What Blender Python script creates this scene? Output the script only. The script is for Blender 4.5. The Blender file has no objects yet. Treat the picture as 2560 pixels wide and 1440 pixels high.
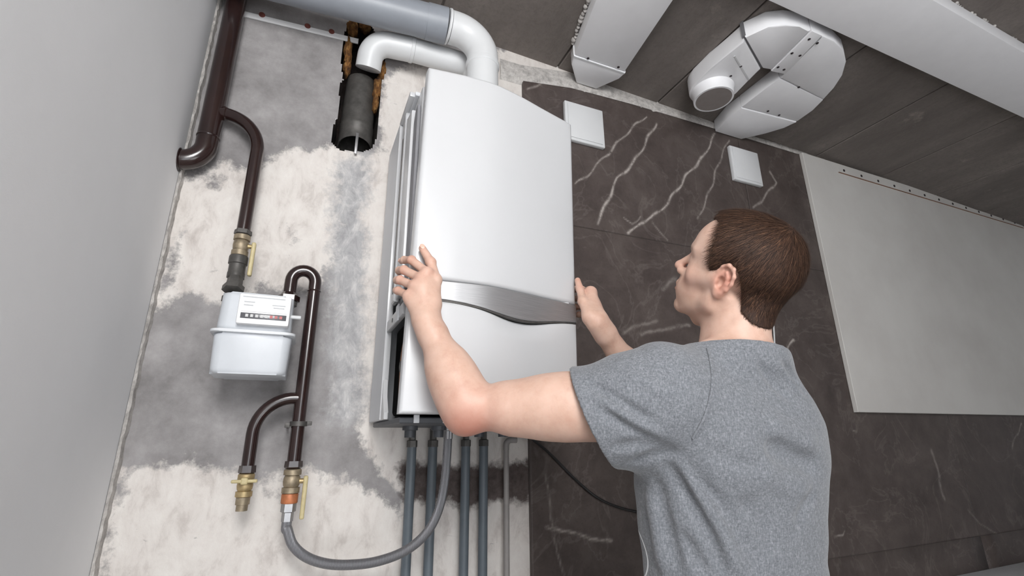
import bpy, bmesh, math, random
import numpy as np
from mathutils import Vector, Matrix

random.seed(7)
RNG = np.random.default_rng(7)
S = bpy.context.scene
COL = S.collection

# ------------------------------------------------------------------ camera, world, lights, exposure
FPX = 1207.0                                   # focal length in pixels of the 2560 px wide frame
AX = Vector((2935, -351, -1207)).normalized()  # world axes seen from the camera
AZ = Vector((-33, 3878, -1207)); AZ = (AZ - AX * AX.dot(AZ)).normalized()
AY = AZ.cross(AX)
ROT = Matrix((AX, AY, AZ))                     # camera -> world
cd = bpy.data.cameras.new('camera')
cd.sensor_fit = 'HORIZONTAL'; cd.sensor_width = 36.0; cd.lens = 36.0 * FPX / 2560.0
cd.clip_start = 0.02; cd.clip_end = 60
cam = bpy.data.objects.new('camera', cd); COL.objects.link(cam)
cam.matrix_world = ROT.to_4x4()
S.camera = cam
S.view_settings.view_transform = 'Standard'
try: S.view_settings.look = 'None'
except Exception: pass
S.view_settings.exposure = 0.0
S.view_settings.gamma = 1.0
S.view_settings.use_curve_mapping = False

wd = bpy.data.worlds.new('world'); S.world = wd; wd.use_nodes = True
wb = wd.node_tree.nodes['Background']
wb.inputs[0].default_value = (0.93, 0.96, 1.0, 1); wb.inputs[1].default_value = 4.2

def area(name, loc, target, size, power, color=(1, 1, 1), size_y=None):
    l = bpy.data.lights.new(name, 'AREA'); l.energy = power; l.color = color
    l.shape = 'RECTANGLE'; l.size = size; l.size_y = size_y or size
    o = bpy.data.objects.new(name, l); COL.objects.link(o); o.location = loc
    o.rotation_euler = (Vector(target) - Vector(loc)).to_track_quat('-Z', 'Y').to_euler()
    return o
area('softbox_light', (-.18, -.75, .92), (.4, 1.4, .3), .75, 38, (1.0, .99, .975))
area('fill_light', (1.2, -1.6, -.8), (-.3, .9, .6), 1.0, 13)  # added fill lamp without a known source, brightens left wall and ducts

# ------------------------------------------------------------------ helpers
def ray(u, v):
    return ROT @ Vector((u - 1280.0, 720.0 - v, -FPX))
def PY(u, v, y):
    r = ray(u, v); return r * (y / r.y)
def PZ(u, v, z):
    r = ray(u, v); return r * (z / r.z)
def PX(u, v, x):
    r = ray(u, v); return r * (x / r.x)

def link(o, parent=None):
    COL.objects.link(o)
    if parent is not None: o.parent = parent
    return o
def tag(o, label=None, cat=None, group=None, kind=None):
    if label: o['label'] = label
    if cat: o['category'] = cat
    if group: o['group'] = group
    if kind: o['kind'] = kind
    return o
def empty(name, loc, label=None, cat=None, group=None, kind=None):
    o = bpy.data.objects.new(name, None); o.empty_display_size = .05; link(o)
    o.location = loc; o.matrix_world = Matrix.Translation(loc)
    return tag(o, label, cat, group, kind)
def mesh(name, V, F, mat, parent=None, smooth=False, org=None):
    """V in world coordinates; parented objects keep an identity world transform."""
    me = bpy.data.meshes.new(name)
    if parent is not None:
        pl = world_loc(parent)
        V = [(v[0] - pl[0], v[1] - pl[1], v[2] - pl[2]) for v in V]
    elif org is not None:
        V = [(v[0] - org[0], v[1] - org[1], v[2] - org[2]) for v in V]
    me.from_pydata([tuple(v) for v in V], [], [tuple(f) for f in F])
    if mat: me.materials.append(mat)
    if smooth: me.polygons.foreach_set('use_smooth', [True] * len(me.polygons))
    me.update()
    o = link(bpy.data.objects.new(name, me), parent)
    if parent is None and org is not None: o.location = org
    return o
def world_loc(o):
    l = Vector((0, 0, 0))
    while o is not None:
        l += Vector(o.location); o = o.parent
    return l
def from_bm(name, bm, mat, parent=None, smooth=False):
    bmesh.ops.recalc_face_normals(bm, faces=bm.faces)
    V = [v.co.copy() for v in bm.verts]; bm.verts.index_update()
    F = [[v.index for v in f.verts] for f in bm.faces]
    bm.free()
    return mesh(name, V, F, mat, parent, smooth)
def autosmooth(o, ang=40):
    me = o.data
    me.polygons.foreach_set('use_smooth', [True] * len(me.polygons))
    try: me.set_sharp_from_angle(angle=math.radians(ang))
    except Exception: pass
    return o
def box_bm(bm, a, b, bevel=0, rot=None, seg=2):
    a = Vector(a); b = Vector(b); c = (a + b) / 2; d = b - a
    m = Matrix.Translation(c) @ (rot.to_4x4() if rot else Matrix()) @ Matrix.Diagonal((abs(d.x), abs(d.y), abs(d.z), 1))
    r = bmesh.ops.create_cube(bm, size=1, matrix=m)
    if bevel:
        es = list({e for v in r['verts'] for e in v.link_edges})
        bmesh.ops.bevel(bm, geom=es, offset=bevel, segments=seg, profile=.5, affect='EDGES')
def box(name, a, b, mat, parent=None, bevel=0, rot=None, seg=2):
    bm = bmesh.new(); box_bm(bm, a, b, bevel, rot, seg)
    o = from_bm(name, bm, mat, parent)
    return autosmooth(o) if bevel else o
def prism_bm(bm, poly, axis, lo, hi, bevel=0, seg=2):
    """Extrude a 2-D outline along an axis ('x','y' or 'z'); lo/hi may be functions of the point."""
    def p3(p, t):
        t = t(p) if callable(t) else t
        return {'x': (t, p[0], p[1]), 'y': (p[0], t, p[1]), 'z': (p[0], p[1], t)}[axis]
    A = [bm.verts.new(p3(p, lo)) for p in poly]; B = [bm.verts.new(p3(p, hi)) for p in poly]
    n = len(poly); fs = [bm.faces.new(A[::-1]), bm.faces.new(B)]
    for i in range(n): fs.append(bm.faces.new((A[i], A[(i + 1) % n], B[(i + 1) % n], B[i])))
    if bevel:
        es = list({e for f in fs[:2] for e in f.edges})
        bmesh.ops.bevel(bm, geom=es, offset=bevel, segments=seg, profile=.5, affect='EDGES')
def prism(name, poly, axis, lo, hi, mat, parent=None, bevel=0, seg=2):
    bm = bmesh.new(); prism_bm(bm, poly, axis, lo, hi, bevel, seg)
    return autosmooth(from_bm(name, bm, mat, parent), 35)
def catmull(pts, n=8):
    P = [Vector(p) for p in pts]; P = [P[0] * 2 - P[1]] + P + [P[-1] * 2 - P[-2]]
    out = []
    for i in range(1, len(P) - 2):
        a, b, c, d = P[i - 1:i + 3]
        for k in range(n):
            t = k / n
            out.append(.5 * ((2 * b) + (c - a) * t + (2 * a - 5 * b + 4 * c - d) * t * t + (3 * b - a - 3 * c + d) * t ** 3))
    out.append(P[-2]); return out
def fillet(pts, r, n=8):
    """Polyline with corners rounded to radius r (a bent pipe)."""
    P = [Vector(p) for p in pts]; out = [P[0]]
    for i in range(1, len(P) - 1):
        a = (P[i - 1] - P[i]).normalized(); b = (P[i + 1] - P[i]).normalized()
        ang = a.angle(b); rr = r[i - 1] if isinstance(r, (list, tuple)) else r
        d = rr / math.tan(ang / 2); c = P[i] + (a + b).normalized() * (rr / math.sin(ang / 2))
        s = P[i] + a * d - c; e = P[i] + b * d - c; tot = s.angle(e)
        for k in range(n + 1):
            t = k / n
            out.append(c + (s * math.sin((1 - t) * tot) + e * math.sin(t * tot)) / math.sin(tot))
    out.append(P[-1]); return out
def tube_bm(bm, path, rad, seg=20, cap=True, inner=None):
    path = [Vector(p) for p in path]
    n = len(path); T = []
    for i in range(n):
        a = path[max(i - 1, 0)]; b = path[min(i + 1, n - 1)]; T.append((b - a).normalized())
    ref = Vector((0, 0, 1)) if abs(T[0].z) < .9 else Vector((1, 0, 0))
    N = (ref - T[0] * ref.dot(T[0])).normalized()
    rings = []
    for i in range(n):
        if i: N = (N - T[i] * N.dot(T[i])).normalized()
        B = T[i].cross(N); r = rad[i] if isinstance(rad, (list, tuple)) else rad
        rings.append([bm.verts.new(path[i] + (N * math.cos(2 * math.pi * k / seg) + B * math.sin(2 * math.pi * k / seg)) * r) for k in range(seg)])
    for a, b in zip(rings, rings[1:]):
        for k in range(seg): bm.faces.new((a[k], a[(k + 1) % seg], b[(k + 1) % seg], b[k]))
    if cap:
        bm.faces.new(rings[0][::-1]); bm.faces.new(rings[-1])
def tube(name, path, rad, mat, parent=None, seg=20, cap=True):
    bm = bmesh.new(); tube_bm(bm, path, rad, seg, cap)
    return autosmooth(from_bm(name, bm, mat, parent), 45)
def lathe(name, a, b, prof, mat, parent=None, seg=24, hexa=False):
    """prof: list of (t along a->b in metres, radius)."""
    a = Vector(a); d = (Vector(b) - a).normalized()
    ref = Vector((0, 0, 1)) if abs(d.z) < .9 else Vector((1, 0, 0))
    n = (ref - d * ref.dot(d)).normalized(); m = d.cross(n)
    s = 6 if hexa else seg
    V = []; F = []
    for t, r in prof:
        for k in range(s):
            an = 2 * math.pi * k / s; V.append(a + d * t + (n * math.cos(an) + m * math.sin(an)) * r)
    for i in range(len(prof) - 1):
        for k in range(s): F.append((i * s + k, i * s + (k + 1) % s, (i + 1) * s + (k + 1) % s, (i + 1) * s + k))
    F.append(tuple(range(s))[::-1]); F.append(tuple(range((len(prof) - 1) * s, len(prof) * s)))
    bm = bmesh.new(); vs = [bm.verts.new(v) for v in V]
    for f in F: bm.faces.new([vs[i] for i in f])
    return autosmooth(from_bm(name, bm, mat, parent), 35)

# ------------------------------------------------------------------ materials
class NT:
    def __init__(self, name):
        self.m = bpy.data.materials.new(name); self.m.use_nodes = True
        self.t = self.m.node_tree; self.b = self.t.nodes['Principled BSDF']
        self.out = self.t.nodes['Material Output']
    def n(self, typ, **kw):
        x = self.t.nodes.new(typ)
        for k, v in kw.items(): setattr(x, k, v)
        return x
    def l(self, a, b): self.t.links.new(a, b)
    def coord(self, scale=1):
        c = self.n('ShaderNodeTexCoord')
        if scale == 1: return c.outputs['Object']
        m = self.n('ShaderNodeMapping')
        m.inputs['Scale'].default_value = scale if isinstance(scale, (tuple, list)) else (scale,) * 3
        self.l(c.outputs['Object'], m.inputs[0]); return m.outputs[0]
    def geo(self, scale=1):
        c = self.n('ShaderNodeNewGeometry'); m = self.n('ShaderNodeMapping')
        m.inputs['Scale'].default_value = scale if isinstance(scale, (tuple, list)) else (scale,) * 3
        self.l(c.outputs['Position'], m.inputs[0]); return m.outputs[0]
    def noise(self, vec, scale=5, detail=6, rough=.6, dist=0):
        x = self.n('ShaderNodeTexNoise'); self.l(vec, x.inputs['Vector'])
        x.inputs['Scale'].default_value = scale; x.inputs['Detail'].default_value = detail
        x.inputs['Roughness'].default_value = rough; x.inputs['Distortion'].default_value = dist
        return x.outputs[0]
    def attr(self, name):
        x = self.n('ShaderNodeAttribute'); x.attribute_name = name; return x.outputs['Fac']
    def math(self, op, a, b=None, clamp=False):
        x = self.n('ShaderNodeMath', operation=op); x.use_clamp = clamp
        for i, v in enumerate((a, b)):
            if v is None: continue
            if isinstance(v, (int, float)): x.inputs[i].default_value = v
            else: self.l(v, x.inputs[i])
        return x.outputs[0]
    def ramp(self, fac, stops):
        x = self.n('ShaderNodeValToRGB'); r = x.color_ramp
        while len(r.elements) > 1: r.elements.remove(r.elements[-1])
        for i, (p, c) in enumerate(stops):
            e = r.elements[0] if i == 0 else r.elements.new(p)
            e.position = p; c = (c,) * 3 if isinstance(c, (int, float)) else c
            e.color = (*c[:3], 1)
        self.l(fac, x.inputs[0]); return x.outputs[0]
    def mix(self, fac, a, b, blend='MIX'):
        x = self.n('ShaderNodeMix', data_type='RGBA', blend_type=blend)
        for i, v in ((0, fac), (6, a), (7, b)):
            if isinstance(v, (int, float)): x.inputs[i].default_value = v
            elif isinstance(v, (tuple, list)): x.inputs[i].default_value = (*v[:3], 1)
            else: self.l(v, x.inputs[i])
        return x.outputs[2]
    def bump(self, h, strength=.2, dist=.01):
        x = self.n('ShaderNodeBump'); x.inputs['Strength'].default_value = strength
        x.inputs['Distance'].default_value = dist; self.l(h, x.inputs['Height'])
        self.l(x.outputs[0], self.b.inputs['Normal'])
    def base(self, c):
        if isinstance(c, (tuple, list)): self.b.inputs['Base Color'].default_value = (*c[:3], 1)
        else: self.l(c, self.b.inputs['Base Color'])
    def set(self, **kw):
        for k, v in kw.items():
            if isinstance(v, (int, float, tuple)): self.b.inputs[k.replace('_', ' ')].default_value = v
            else: self.l(v, self.b.inputs[k.replace('_', ' ')])
        return self
def srgb(r, g=None, b=None):
    if g is None: g = b = r
    return tuple(((c / 255) / 12.92 if c / 255 <= .04045 else ((c / 255 + .055) / 1.055) ** 2.4) for c in (r, g, b))

def simple(name, rgb, rough=.5, metal=0, var=.06, scale=30, bump=.0, spec=.5, coat=0):
    t = NT(name); v = t.geo()
    f = t.noise(v, scale, 4, .6)
    c = Vector(rgb)
    t.base(t.ramp(f, [(.3, tuple(c * (1 - var))), (.7, tuple(c * (1 + var)))]))
    t.set(Roughness=rough, Metallic=metal)
    t.b.inputs['Specular IOR Level'].default_value = spec
    if coat: t.b.inputs['Coat Weight'].default_value = coat; t.b.inputs['Coat Roughness'].default_value = .12
    if bump: t.bump(t.noise(v, scale * 4, 5, .65), bump, .004)
    return t.m

M = {}
M['white_enamel'] = simple('white_enamel', (.55, .555, .568), .3, 0, .008, 8, coat=.2)
M['casing'] = simple('casing_grey', (.66, .675, .70), .45, 0, .02, 10)
M['white_plastic'] = simple('white_plastic', (.68, .69, .70), .38, 0, .015, 12)
M['duct'] = simple('duct_plastic', (.88, .88, .90), .42, 0, .02, 14)
M['meter'] = simple('meter_paint', (.56, .585, .62), .36, 0, .02, 30, .01)
M['label'] = simple('label_white', (.86, .86, .87), .4, 0, .01, 20)
M['ink'] = simple('grey_ink', (.42, .43, .45), .5, 0, .05, 80)
M['black'] = simple('black_plastic', (.015, .015, .016), .4, 0, .1, 30)
M['dark'] = simple('dark_interior', (.03, .028, .027), .6, 0, .3, 25)
M['copper'] = simple('dull_copper', (.30, .15, .09), .45, .7, .2, 40)
M['brown'] = simple('brown_enamel', (.020, .0085, .0075), .22, 0, .25, 25, .02, coat=.4)
M['brass'] = simple('brass', (.42, .32, .17), .45, .6, .25, 60, .05)
M['brass_pale'] = simple('weathered_brass', (.30, .245, .17), .5, .5, .3, 70, .06)
M['yellow'] = simple('yellow_lever', (.52, .44, .24), .45, 0, .12, 60)
M['steel'] = simple('steel', (.36, .36, .37), .42, .85, .1, 60)
M['dark_steel'] = simple('dark_steel', (.09, .085, .08), .5, .4, .3, 40, .05)
M['orange'] = simple('copper_washer', (.45, .16, .07), .5, .3, .3, 60)
M['grey_pvc'] = simple('grey_pvc', (.27, .29, .325), .4, 0, .04, 20)
M['conduit'] = simple('grey_conduit', (.11, .132, .152), .45, 0, .08, 20)
M['conduit_pale'] = simple('pale_conduit', (.30, .28, .27), .5, 0, .08, 20)
M['dark_metal'] = simple('bottom_plate', (.085, .09, .10), .5, .3, .1, 20)
M['screw'] = simple('screw_dark', (.05, .04, .045), .5, .5, .2, 80)
M['rust'] = simple('rusty_screw', (.16, .045, .035), .7, .1, .3, 80)
M['wire'] = simple('white_wire', (.6, .6, .6), .5)
M['groove'] = simple('duct_groove', (.22, .22, .235), .6)
M['worktop'] = simple('worktop_grey', (.62, .63, .65), .35, 0, .05, 60)
M['cabinet'] = simple('cabinet_white', (.62, .62, .62), .4, 0, .02, 10)
M['window'] = simple('counter_glass', (.10, .10, .11), .2, 0, .05, 40)
M['digit'] = simple('digit_white', (.55, .55, .55), .5)
M['digit_red'] = simple('digit_red', (.45, .12, .12), .5)
# brushed silver band
t = NT('brushed_silver'); v = t.geo((4, 4, 420)); f = t.noise(v, 4, 3, .6)
t.base(t.ramp(f, [(.3, (.36, .36, .37)), (.7, (.50, .50, .51))])); t.set(Metallic=.8, Roughness=.48)
M['band'] = t.m
# braided hose
t = NT('braided_hose'); v = t.geo(); w = t.n('ShaderNodeTexWave'); w.inputs['Scale'].default_value = 180; w.inputs['Distortion'].default_value = 2
t.l(v, w.inputs['Vector']); t.base(t.ramp(w.outputs['Fac'], [(.2, (.13, .13, .14)), (.8, (.34, .34, .36))]))
t.set(Metallic=.6, Roughness=.42); t.bump(w.outputs['Fac'], .4, .002); M['hose'] = t.m
# mounting foam / rust
t = NT('mounting_foam'); v = t.geo(); f = t.noise(v, 45, 6, .7)
t.base(t.ramp(f, [(.3, (.035, .015, .008)), (.5, (.20, .085, .02)), (.72, (.42, .24, .08))])); t.set(Roughness=.9)
t.bump(t.noise(v, 120, 5, .7), .6, .01); M['foam'] = t.m
# niche raw brick-dust interior
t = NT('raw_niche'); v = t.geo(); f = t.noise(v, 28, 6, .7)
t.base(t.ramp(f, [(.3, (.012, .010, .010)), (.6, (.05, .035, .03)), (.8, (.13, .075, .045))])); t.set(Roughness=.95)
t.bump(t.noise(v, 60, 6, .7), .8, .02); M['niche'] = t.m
# plaster wall: old cream paint, cement patches, one dark brown-grey patch
t = NT('plaster_wall'); v = t.geo(); vs = t.geo((1, 1, .55))
n1 = t.noise(v, 7, 8, .62); n2 = t.noise(v, 45, 6, .7); n3 = t.noise(v, 160, 4, .7); n4 = t.noise(vs, 18, 7, .7, .4)
cem = t.attr('cement'); drk = t.attr('brown_patch'); mot = t.attr('mottle')
edge = t.math('ADD', t.math('MULTIPLY', t.math('SUBTRACT', n1, .5), 1.5), t.math('MULTIPLY', t.math('SUBTRACT', n2, .5), 1.1))
fc = t.math('MULTIPLY', t.math('ADD', t.math('ADD', cem, t.math('MULTIPLY', edge, .085)), .006), 40, True)
fd = t.math('MULTIPLY', t.math('ADD', t.math('ADD', drk, t.math('MULTIPLY', edge, .06)), .006), 40, True)
cream = t.ramp(n4, [(.25, srgb(184, 176, 171)), (.48, srgb(217, 211, 206)), (.75, srgb(230, 226, 221))])
spk = t.math('MULTIPLY', t.math('SUBTRACT', n3, .63), 9, True)
cream = t.mix(t.math('MULTIPLY', spk, .35), cream, srgb(150, 143, 140))
scr = t.math('MULTIPLY', t.math('SUBTRACT', t.noise(t.geo((1, 1, 2.2)), 13, 5, .75, .8), .66), 14, True)
cream = t.mix(t.math('MULTIPLY', scr, .6), cream, srgb(148, 144, 143))
grey = t.ramp(t.noise(v, 9, 8, .68), [(.25, srgb(118, 115, 115)), (.5, srgb(148, 145, 145)), (.78, srgb(176, 173, 173))])
grey = t.mix(t.math('MULTIPLY', spk, .2), grey, srgb(190, 188, 186))
fl = t.math('MULTIPLY', t.math('SUBTRACT', n2, .70), 12, True)
grey = t.mix(t.math('MULTIPLY', fl, .5), grey, srgb(208, 203, 198))
mottle = t.ramp(t.noise(vs, 26, 7, .75, .5), [(.3, srgb(146, 145, 146)), (.5, srgb(176, 175, 176)), (.7, srgb(210, 208, 206))])
c = t.mix(fc, cream, grey)
fm = t.math('MULTIPLY', t.math('ADD', mot, t.math('MULTIPLY', edge, .10)), 22, True)
c = t.mix(fm, c, mottle)
c = t.mix(fd, c, t.ramp(n2, [(.3, srgb(74, 66, 64)), (.7, srgb(108, 98, 95))]))
t.base(c); t.set(Roughness=.92)
t.b.inputs['Specular IOR Level'].default_value = .2
hh = t.math('ADD', t.math('ADD', t.math('MULTIPLY', n2, .5), t.math('MULTIPLY', n3, .25)), t.math('MULTIPLY', fc, -.5))
t.bump(hh, .5, .006); M['plaster'] = t.m
# smooth painted wall
t = NT('painted_wall'); v = t.geo(); f = t.noise(v, 3, 6, .6)
t.base(t.ramp(f, [(.3, srgb(239, 240, 242)), (.7, srgb(244, 245, 247))])); t.set(Roughness=.75)
t.b.inputs['Specular IOR Level'].default_value = .25
t.bump(t.noise(v, 55, 5, .7), .12, .003); M['painted'] = t.m
t = NT('crumbly_plaster'); v = t.geo(); f = t.noise(v, 40, 6, .7)
t.base(t.ramp(f, [(.3, srgb(150, 146, 143)), (.55, srgb(198, 194, 190)), (.8, srgb(225, 222, 218))])); t.set(Roughness=.95)
t.bump(t.noise(v, 90, 6, .7), .6, .006); M['crumbly'] = t.m
# concrete ceiling
t = NT('concrete'); v = t.geo(); vy = t.geo((1, .35, 1)); f = t.noise(vy, 4, 8, .65); g = t.noise(v, 60, 6, .7)
c = t.ramp(f, [(.25, srgb(96, 90, 86)), (.5, srgb(118, 111, 106)), (.75, srgb(140, 132, 127))])
c = t.mix(t.math('MULTIPLY', t.math('SUBTRACT', g, .45), 2.2, True), c, srgb(102, 95, 90))
c = t.mix(t.math('MULTIPLY', t.math('SUBTRACT', t.noise(v, 5, 6, .7), .64), 10, True), c, srgb(146, 138, 131))
t.base(c); t.set(Roughness=.9); t.bump(g, .45, .005); M['concrete'] = t.m
# marble-look tile
t = NT('marble_tile'); v = t.geo(); f = t.noise(v, 6, 8, .7, .3); g = t.noise(v, 38, 6, .7); h = t.noise(v, 140, 4, .6)
c = t.ramp(f, [(.25, srgb(62, 54, 52)), (.5, srgb(80, 71, 68)), (.78, srgb(99, 90, 86))])
c = t.mix(t.math('MULTIPLY', t.math('SUBTRACT', g, .5), 2.0, True), c, srgb(88, 80, 77))
c = t.mix(t.math('MULTIPLY', t.math('SUBTRACT', h, .58), 3.0, True), c, srgb(58, 50, 48))
th = t.math('MULTIPLY', t.math('SUBTRACT', .018, t.math('ABSOLUTE', t.math('SUBTRACT', t.noise(v, 3.3, 5, .55, 1.2), .5))), 40, True)
c = t.mix(t.math('MULTIPLY', t.math('MULTIPLY', th, g), .5), c, srgb(140, 131, 126))
vn = t.math('MULTIPLY', t.attr('vein'), t.math('MULTIPLY', t.math('SUBTRACT', g, .28), 3.6, True))
c = t.mix(vn, c, srgb(186, 178, 172))
t.base(c); t.set(Roughness=.5); t.b.inputs['Specular IOR Level'].default_value = .35
t.bump(h, .06, .002); M['tile'] = t.m
M['grout'] = simple('grout', srgb(92, 84, 81), .95)
t = NT('board_paint'); v = t.geo(); f = t.noise(v, 2.5, 5, .6)
t.base(t.ramp(f, [(.3, srgb(200, 197, 193)), (.7, srgb(212, 210, 206))])); t.set(Roughness=.8)
t.bump(t.noise(v, 70, 4, .6), .06, .002); M['board'] = t.m
t = NT('floor_screed'); v = t.geo(); f = t.noise(v, 5, 7, .65)
t.base(t.ramp(f, [(.3, srgb(150, 146, 142)), (.7, srgb(182, 178, 172))])); t.set(Roughness=.9); M['screed'] = t.m

# ------------------------------------------------------------------ the room
WALL = 1.5; LEFT = -.384; RIGHT = 4.7; FLOOR = -1.42
TF = 1.488                                        # front face of the tiles
def ceil(x): return 1.565 - .032 * x

def seg_dist(X, Z, poly, closed=True):
    d = np.full(X.shape, 9.0); n = len(poly)
    for i in range(n if closed else n - 1):
        ax, az = poly[i]; bx, bz = poly[(i + 1) % n]
        L = (bx - ax) ** 2 + (bz - az) ** 2 + 1e-12
        t_ = np.clip(((X - ax) * (bx - ax) + (Z - az) * (bz - az)) / L, 0, 1)
        d = np.minimum(d, np.hypot(X - ax - t_ * (bx - ax), Z - az - t_ * (bz - az)))
    return d
def inside(X, Z, poly):
    r = np.zeros(X.shape, bool); n = len(poly)
    for i in range(n):
        ax, az = poly[i]; bx, bz = poly[(i + 1) % n]
        c_ = (az > Z) != (bz > Z)
        r ^= c_ & (X < (bx - ax) * (Z - az) / (bz - az + 1e-12) + ax)
    return r
def sdp(X, Z, poly):
    d = seg_dist(X, Z, poly); return np.where(inside(X, Z, poly), d, -d)
def wp(pts, y=WALL):                              # outline traced on the wall plane
    return [(PY(u, v, y).x, PY(u, v, y).z) for u, v in pts]

niche = wp([(848, 375), (829, 355), (831, 318), (846, 290), (850, 208), (858, 200), (852, 150), (860, 95), (868, 55), (905, 48), (932, 68),
            (962, 142), (958, 190), (951, 225), (948, 300), (941, 345), (930, 372), (905, 380)])
cement = [wp([(480, -400), (1700, -400), (1700, 60), (1000, 168), (958, 200), (955, 372), (905, 382), (850, 366), (800, 376), (730, 378), (690, 398), (660, 412), (600, 418), (560, 402), (505, 436), (400, 470)]),
          wp([(330, 760), (392, 752), (430, 738), (500, 734), (548, 752), (600, 762), (640, 700), (690, 716), (780, 730), (840, 640), (880, 900), (905, 1080), (960, 1190), (1010, 1240), (1000, 1290), (930, 1230), (860, 1195), (780, 1180), (690, 1190), (640, 1225), (560, 1190), (470, 1165), (380, 1168), (250, 1180)]),
          wp([(250, 1440), (280, 1250), (292, 1180), (330, 1180), (310, 1230), (285, 1300), (262, 1420), (250, 1600), (210, 1600)]),
          wp([(440, 575), (462, 580), (458, 620), (430, 700), (405, 740), (392, 720), (425, 640)]),
          wp([(518, 440), (552, 442), (546, 458), (524, 460)]), wp([(722, 575), (745, 600), (740, 608), (724, 592)]),
          wp([(660, 1225), (700, 1248), (702, 1262), (664, 1240)])]
mott = [wp([(828, 385), (930, 385), (932, 640), (940, 800), (925, 1000), (905, 1060), (850, 1100), (800, 1040), (800, 800), (815, 640)])]
brown_patch = [wp([(985, 1168), (1010, 1156), (1330, 1150), (1325, 1262), (1225, 1255), (1160, 1292), (1110, 1262), (1010, 1248)])]  # darker brown-grey patch on the wall below the boiler

def grid(name, xs, zs, y, mat, parent=None, hole=None, attrs=None, ztop=None, smooth=False, rough=0):
    X, Z = np.meshgrid(xs, zs)
    if ztop is not None:
        tp = np.array([ztop(x) for x in xs]); lo = zs[0]; hi = zs[-1]
        Z = lo + (Z - lo) * (tp - lo)[None, :] / (hi - lo)
    nz, nx = X.shape
    Y = np.full(X.shape, float(y))
    idx = np.arange(nx * nz).reshape(nz, nx)
    q = np.stack([idx[:-1, :-1], idx[:-1, 1:], idx[1:, 1:], idx[1:, :-1]], -1).reshape(-1, 4)
    if hole is not None:
        cx = (X[:-1, :-1] + X[1:, 1:]).ravel() / 2; cz = (Z[:-1, :-1] + Z[1:, 1:]).ravel() / 2
        q = q[~inside(cx, cz, hole)]
    V = np.stack([X, Y, Z], -1).reshape(-1, 3)
    pl = np.array(world_loc(parent)) if parent is not None else np.zeros(3)
    me = bpy.data.meshes.new(name)
    me.vertices.add(len(V)); me.vertices.foreach_set('co', (V - pl).ravel().astype(np.float32))
    me.loops.add(q.size); me.loops.foreach_set('vertex_index', q.ravel().astype(np.int32))
    me.polygons.add(len(q)); me.polygons.foreach_set('loop_start', (np.arange(len(q)) * 4).astype(np.int32))
    me.update(calc_edges=True); me.materials.append(mat)
    for k, fn in (attrs or {}).items():
        a = me.attributes.new(k, 'FLOAT', 'POINT'); a.data.foreach_set('value', fn(X, Z).ravel().astype(np.float32))
    return link(bpy.data.objects.new(name, me), parent)
def umax(polys): return lambda X, Z: np.clip(np.max([sdp(X, Z, p) for p in polys], 0), -.6, .6)

xs = np.concatenate([np.arange(LEFT, .74, .0055), np.arange(.74, RIGHT + .01, .06)])
zs = np.concatenate([np.arange(FLOOR, -.46, .08), np.arange(-.46, 1.60, .0055)])
wall_back = tag(grid('wall_back', xs, zs, WALL, M['plaster'], hole=niche,
                     attrs={'cement': umax(cement), 'mottle': umax(mott), 'brown_patch': umax(brown_patch)}), kind='structure')
# the chase hacked into the wall: side walls and back
N_ = len(niche); V = []; F = []
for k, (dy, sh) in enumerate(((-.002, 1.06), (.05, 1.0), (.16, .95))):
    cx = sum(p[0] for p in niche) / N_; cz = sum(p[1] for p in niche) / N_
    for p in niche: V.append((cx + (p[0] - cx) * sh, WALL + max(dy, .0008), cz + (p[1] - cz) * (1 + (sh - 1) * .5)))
for r in range(2):
    for i in range(N_): F.append((r * N_ + i, r * N_ + (i + 1) % N_, (r + 1) * N_ + (i + 1) % N_, (r + 1) * N_ + i))
F.append(tuple(range(2 * N_, 3 * N_)))
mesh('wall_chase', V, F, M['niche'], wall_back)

wall_left = tag(mesh('wall_left', [(LEFT, -2.2, FLOOR), (LEFT, WALL + .2, FLOOR), (LEFT, WALL + .2, 1.62), (LEFT, -2.2, 1.62),
                                   (LEFT - .1, -2.2, FLOOR), (LEFT - .1, WALL + .2, FLOOR), (LEFT - .1, WALL + .2, 1.62), (LEFT - .1, -2.2, 1.62)],
                     [(0, 1, 2, 3), (7, 6, 5, 4), (0, 3, 7, 4), (1, 5, 6, 2), (3, 2, 6, 7), (0, 4, 5, 1)], M['painted']), kind='structure')
# ragged plaster bead down the corner
V = []; F = []; n = 120
for i in range(n + 1):
    z = -.45 + 1.95 * i / n
    w = .0045 + .004 * random.random(); a = LEFT - .002
    for dx, y in ((0, 1.505), (0, 1.47), (w * .8, 1.472 + .006 * random.random()), (w, 1.505)): V.append((a + dx + .003, y, z))
for i in range(n):
    for k in range(3): F.append((i * 4 + k, i * 4 + k + 1, i * 4 + k + 5, i * 4 + k + 4))
tag(mesh('trim_1', V, F, M['crumbly'], None), kind='structure')

floor = tag(box('floor', (LEFT - .1, -2.2, FLOOR - .1), (RIGHT, WALL + .2, FLOOR), M['screed']), kind='structure')
wall_light_block = tag(box('wall_light_block', (.6, -2.3, FLOOR), (RIGHT, -2.2, 1.6), M['painted']), kind='structure')  # unseen wall added to block world light, leaving an opening on the left
wall_right = tag(box('wall_right', (RIGHT, -2.2, FLOOR), (RIGHT + .1, WALL + .2, 1.6), M['painted']), kind='structure')

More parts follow.
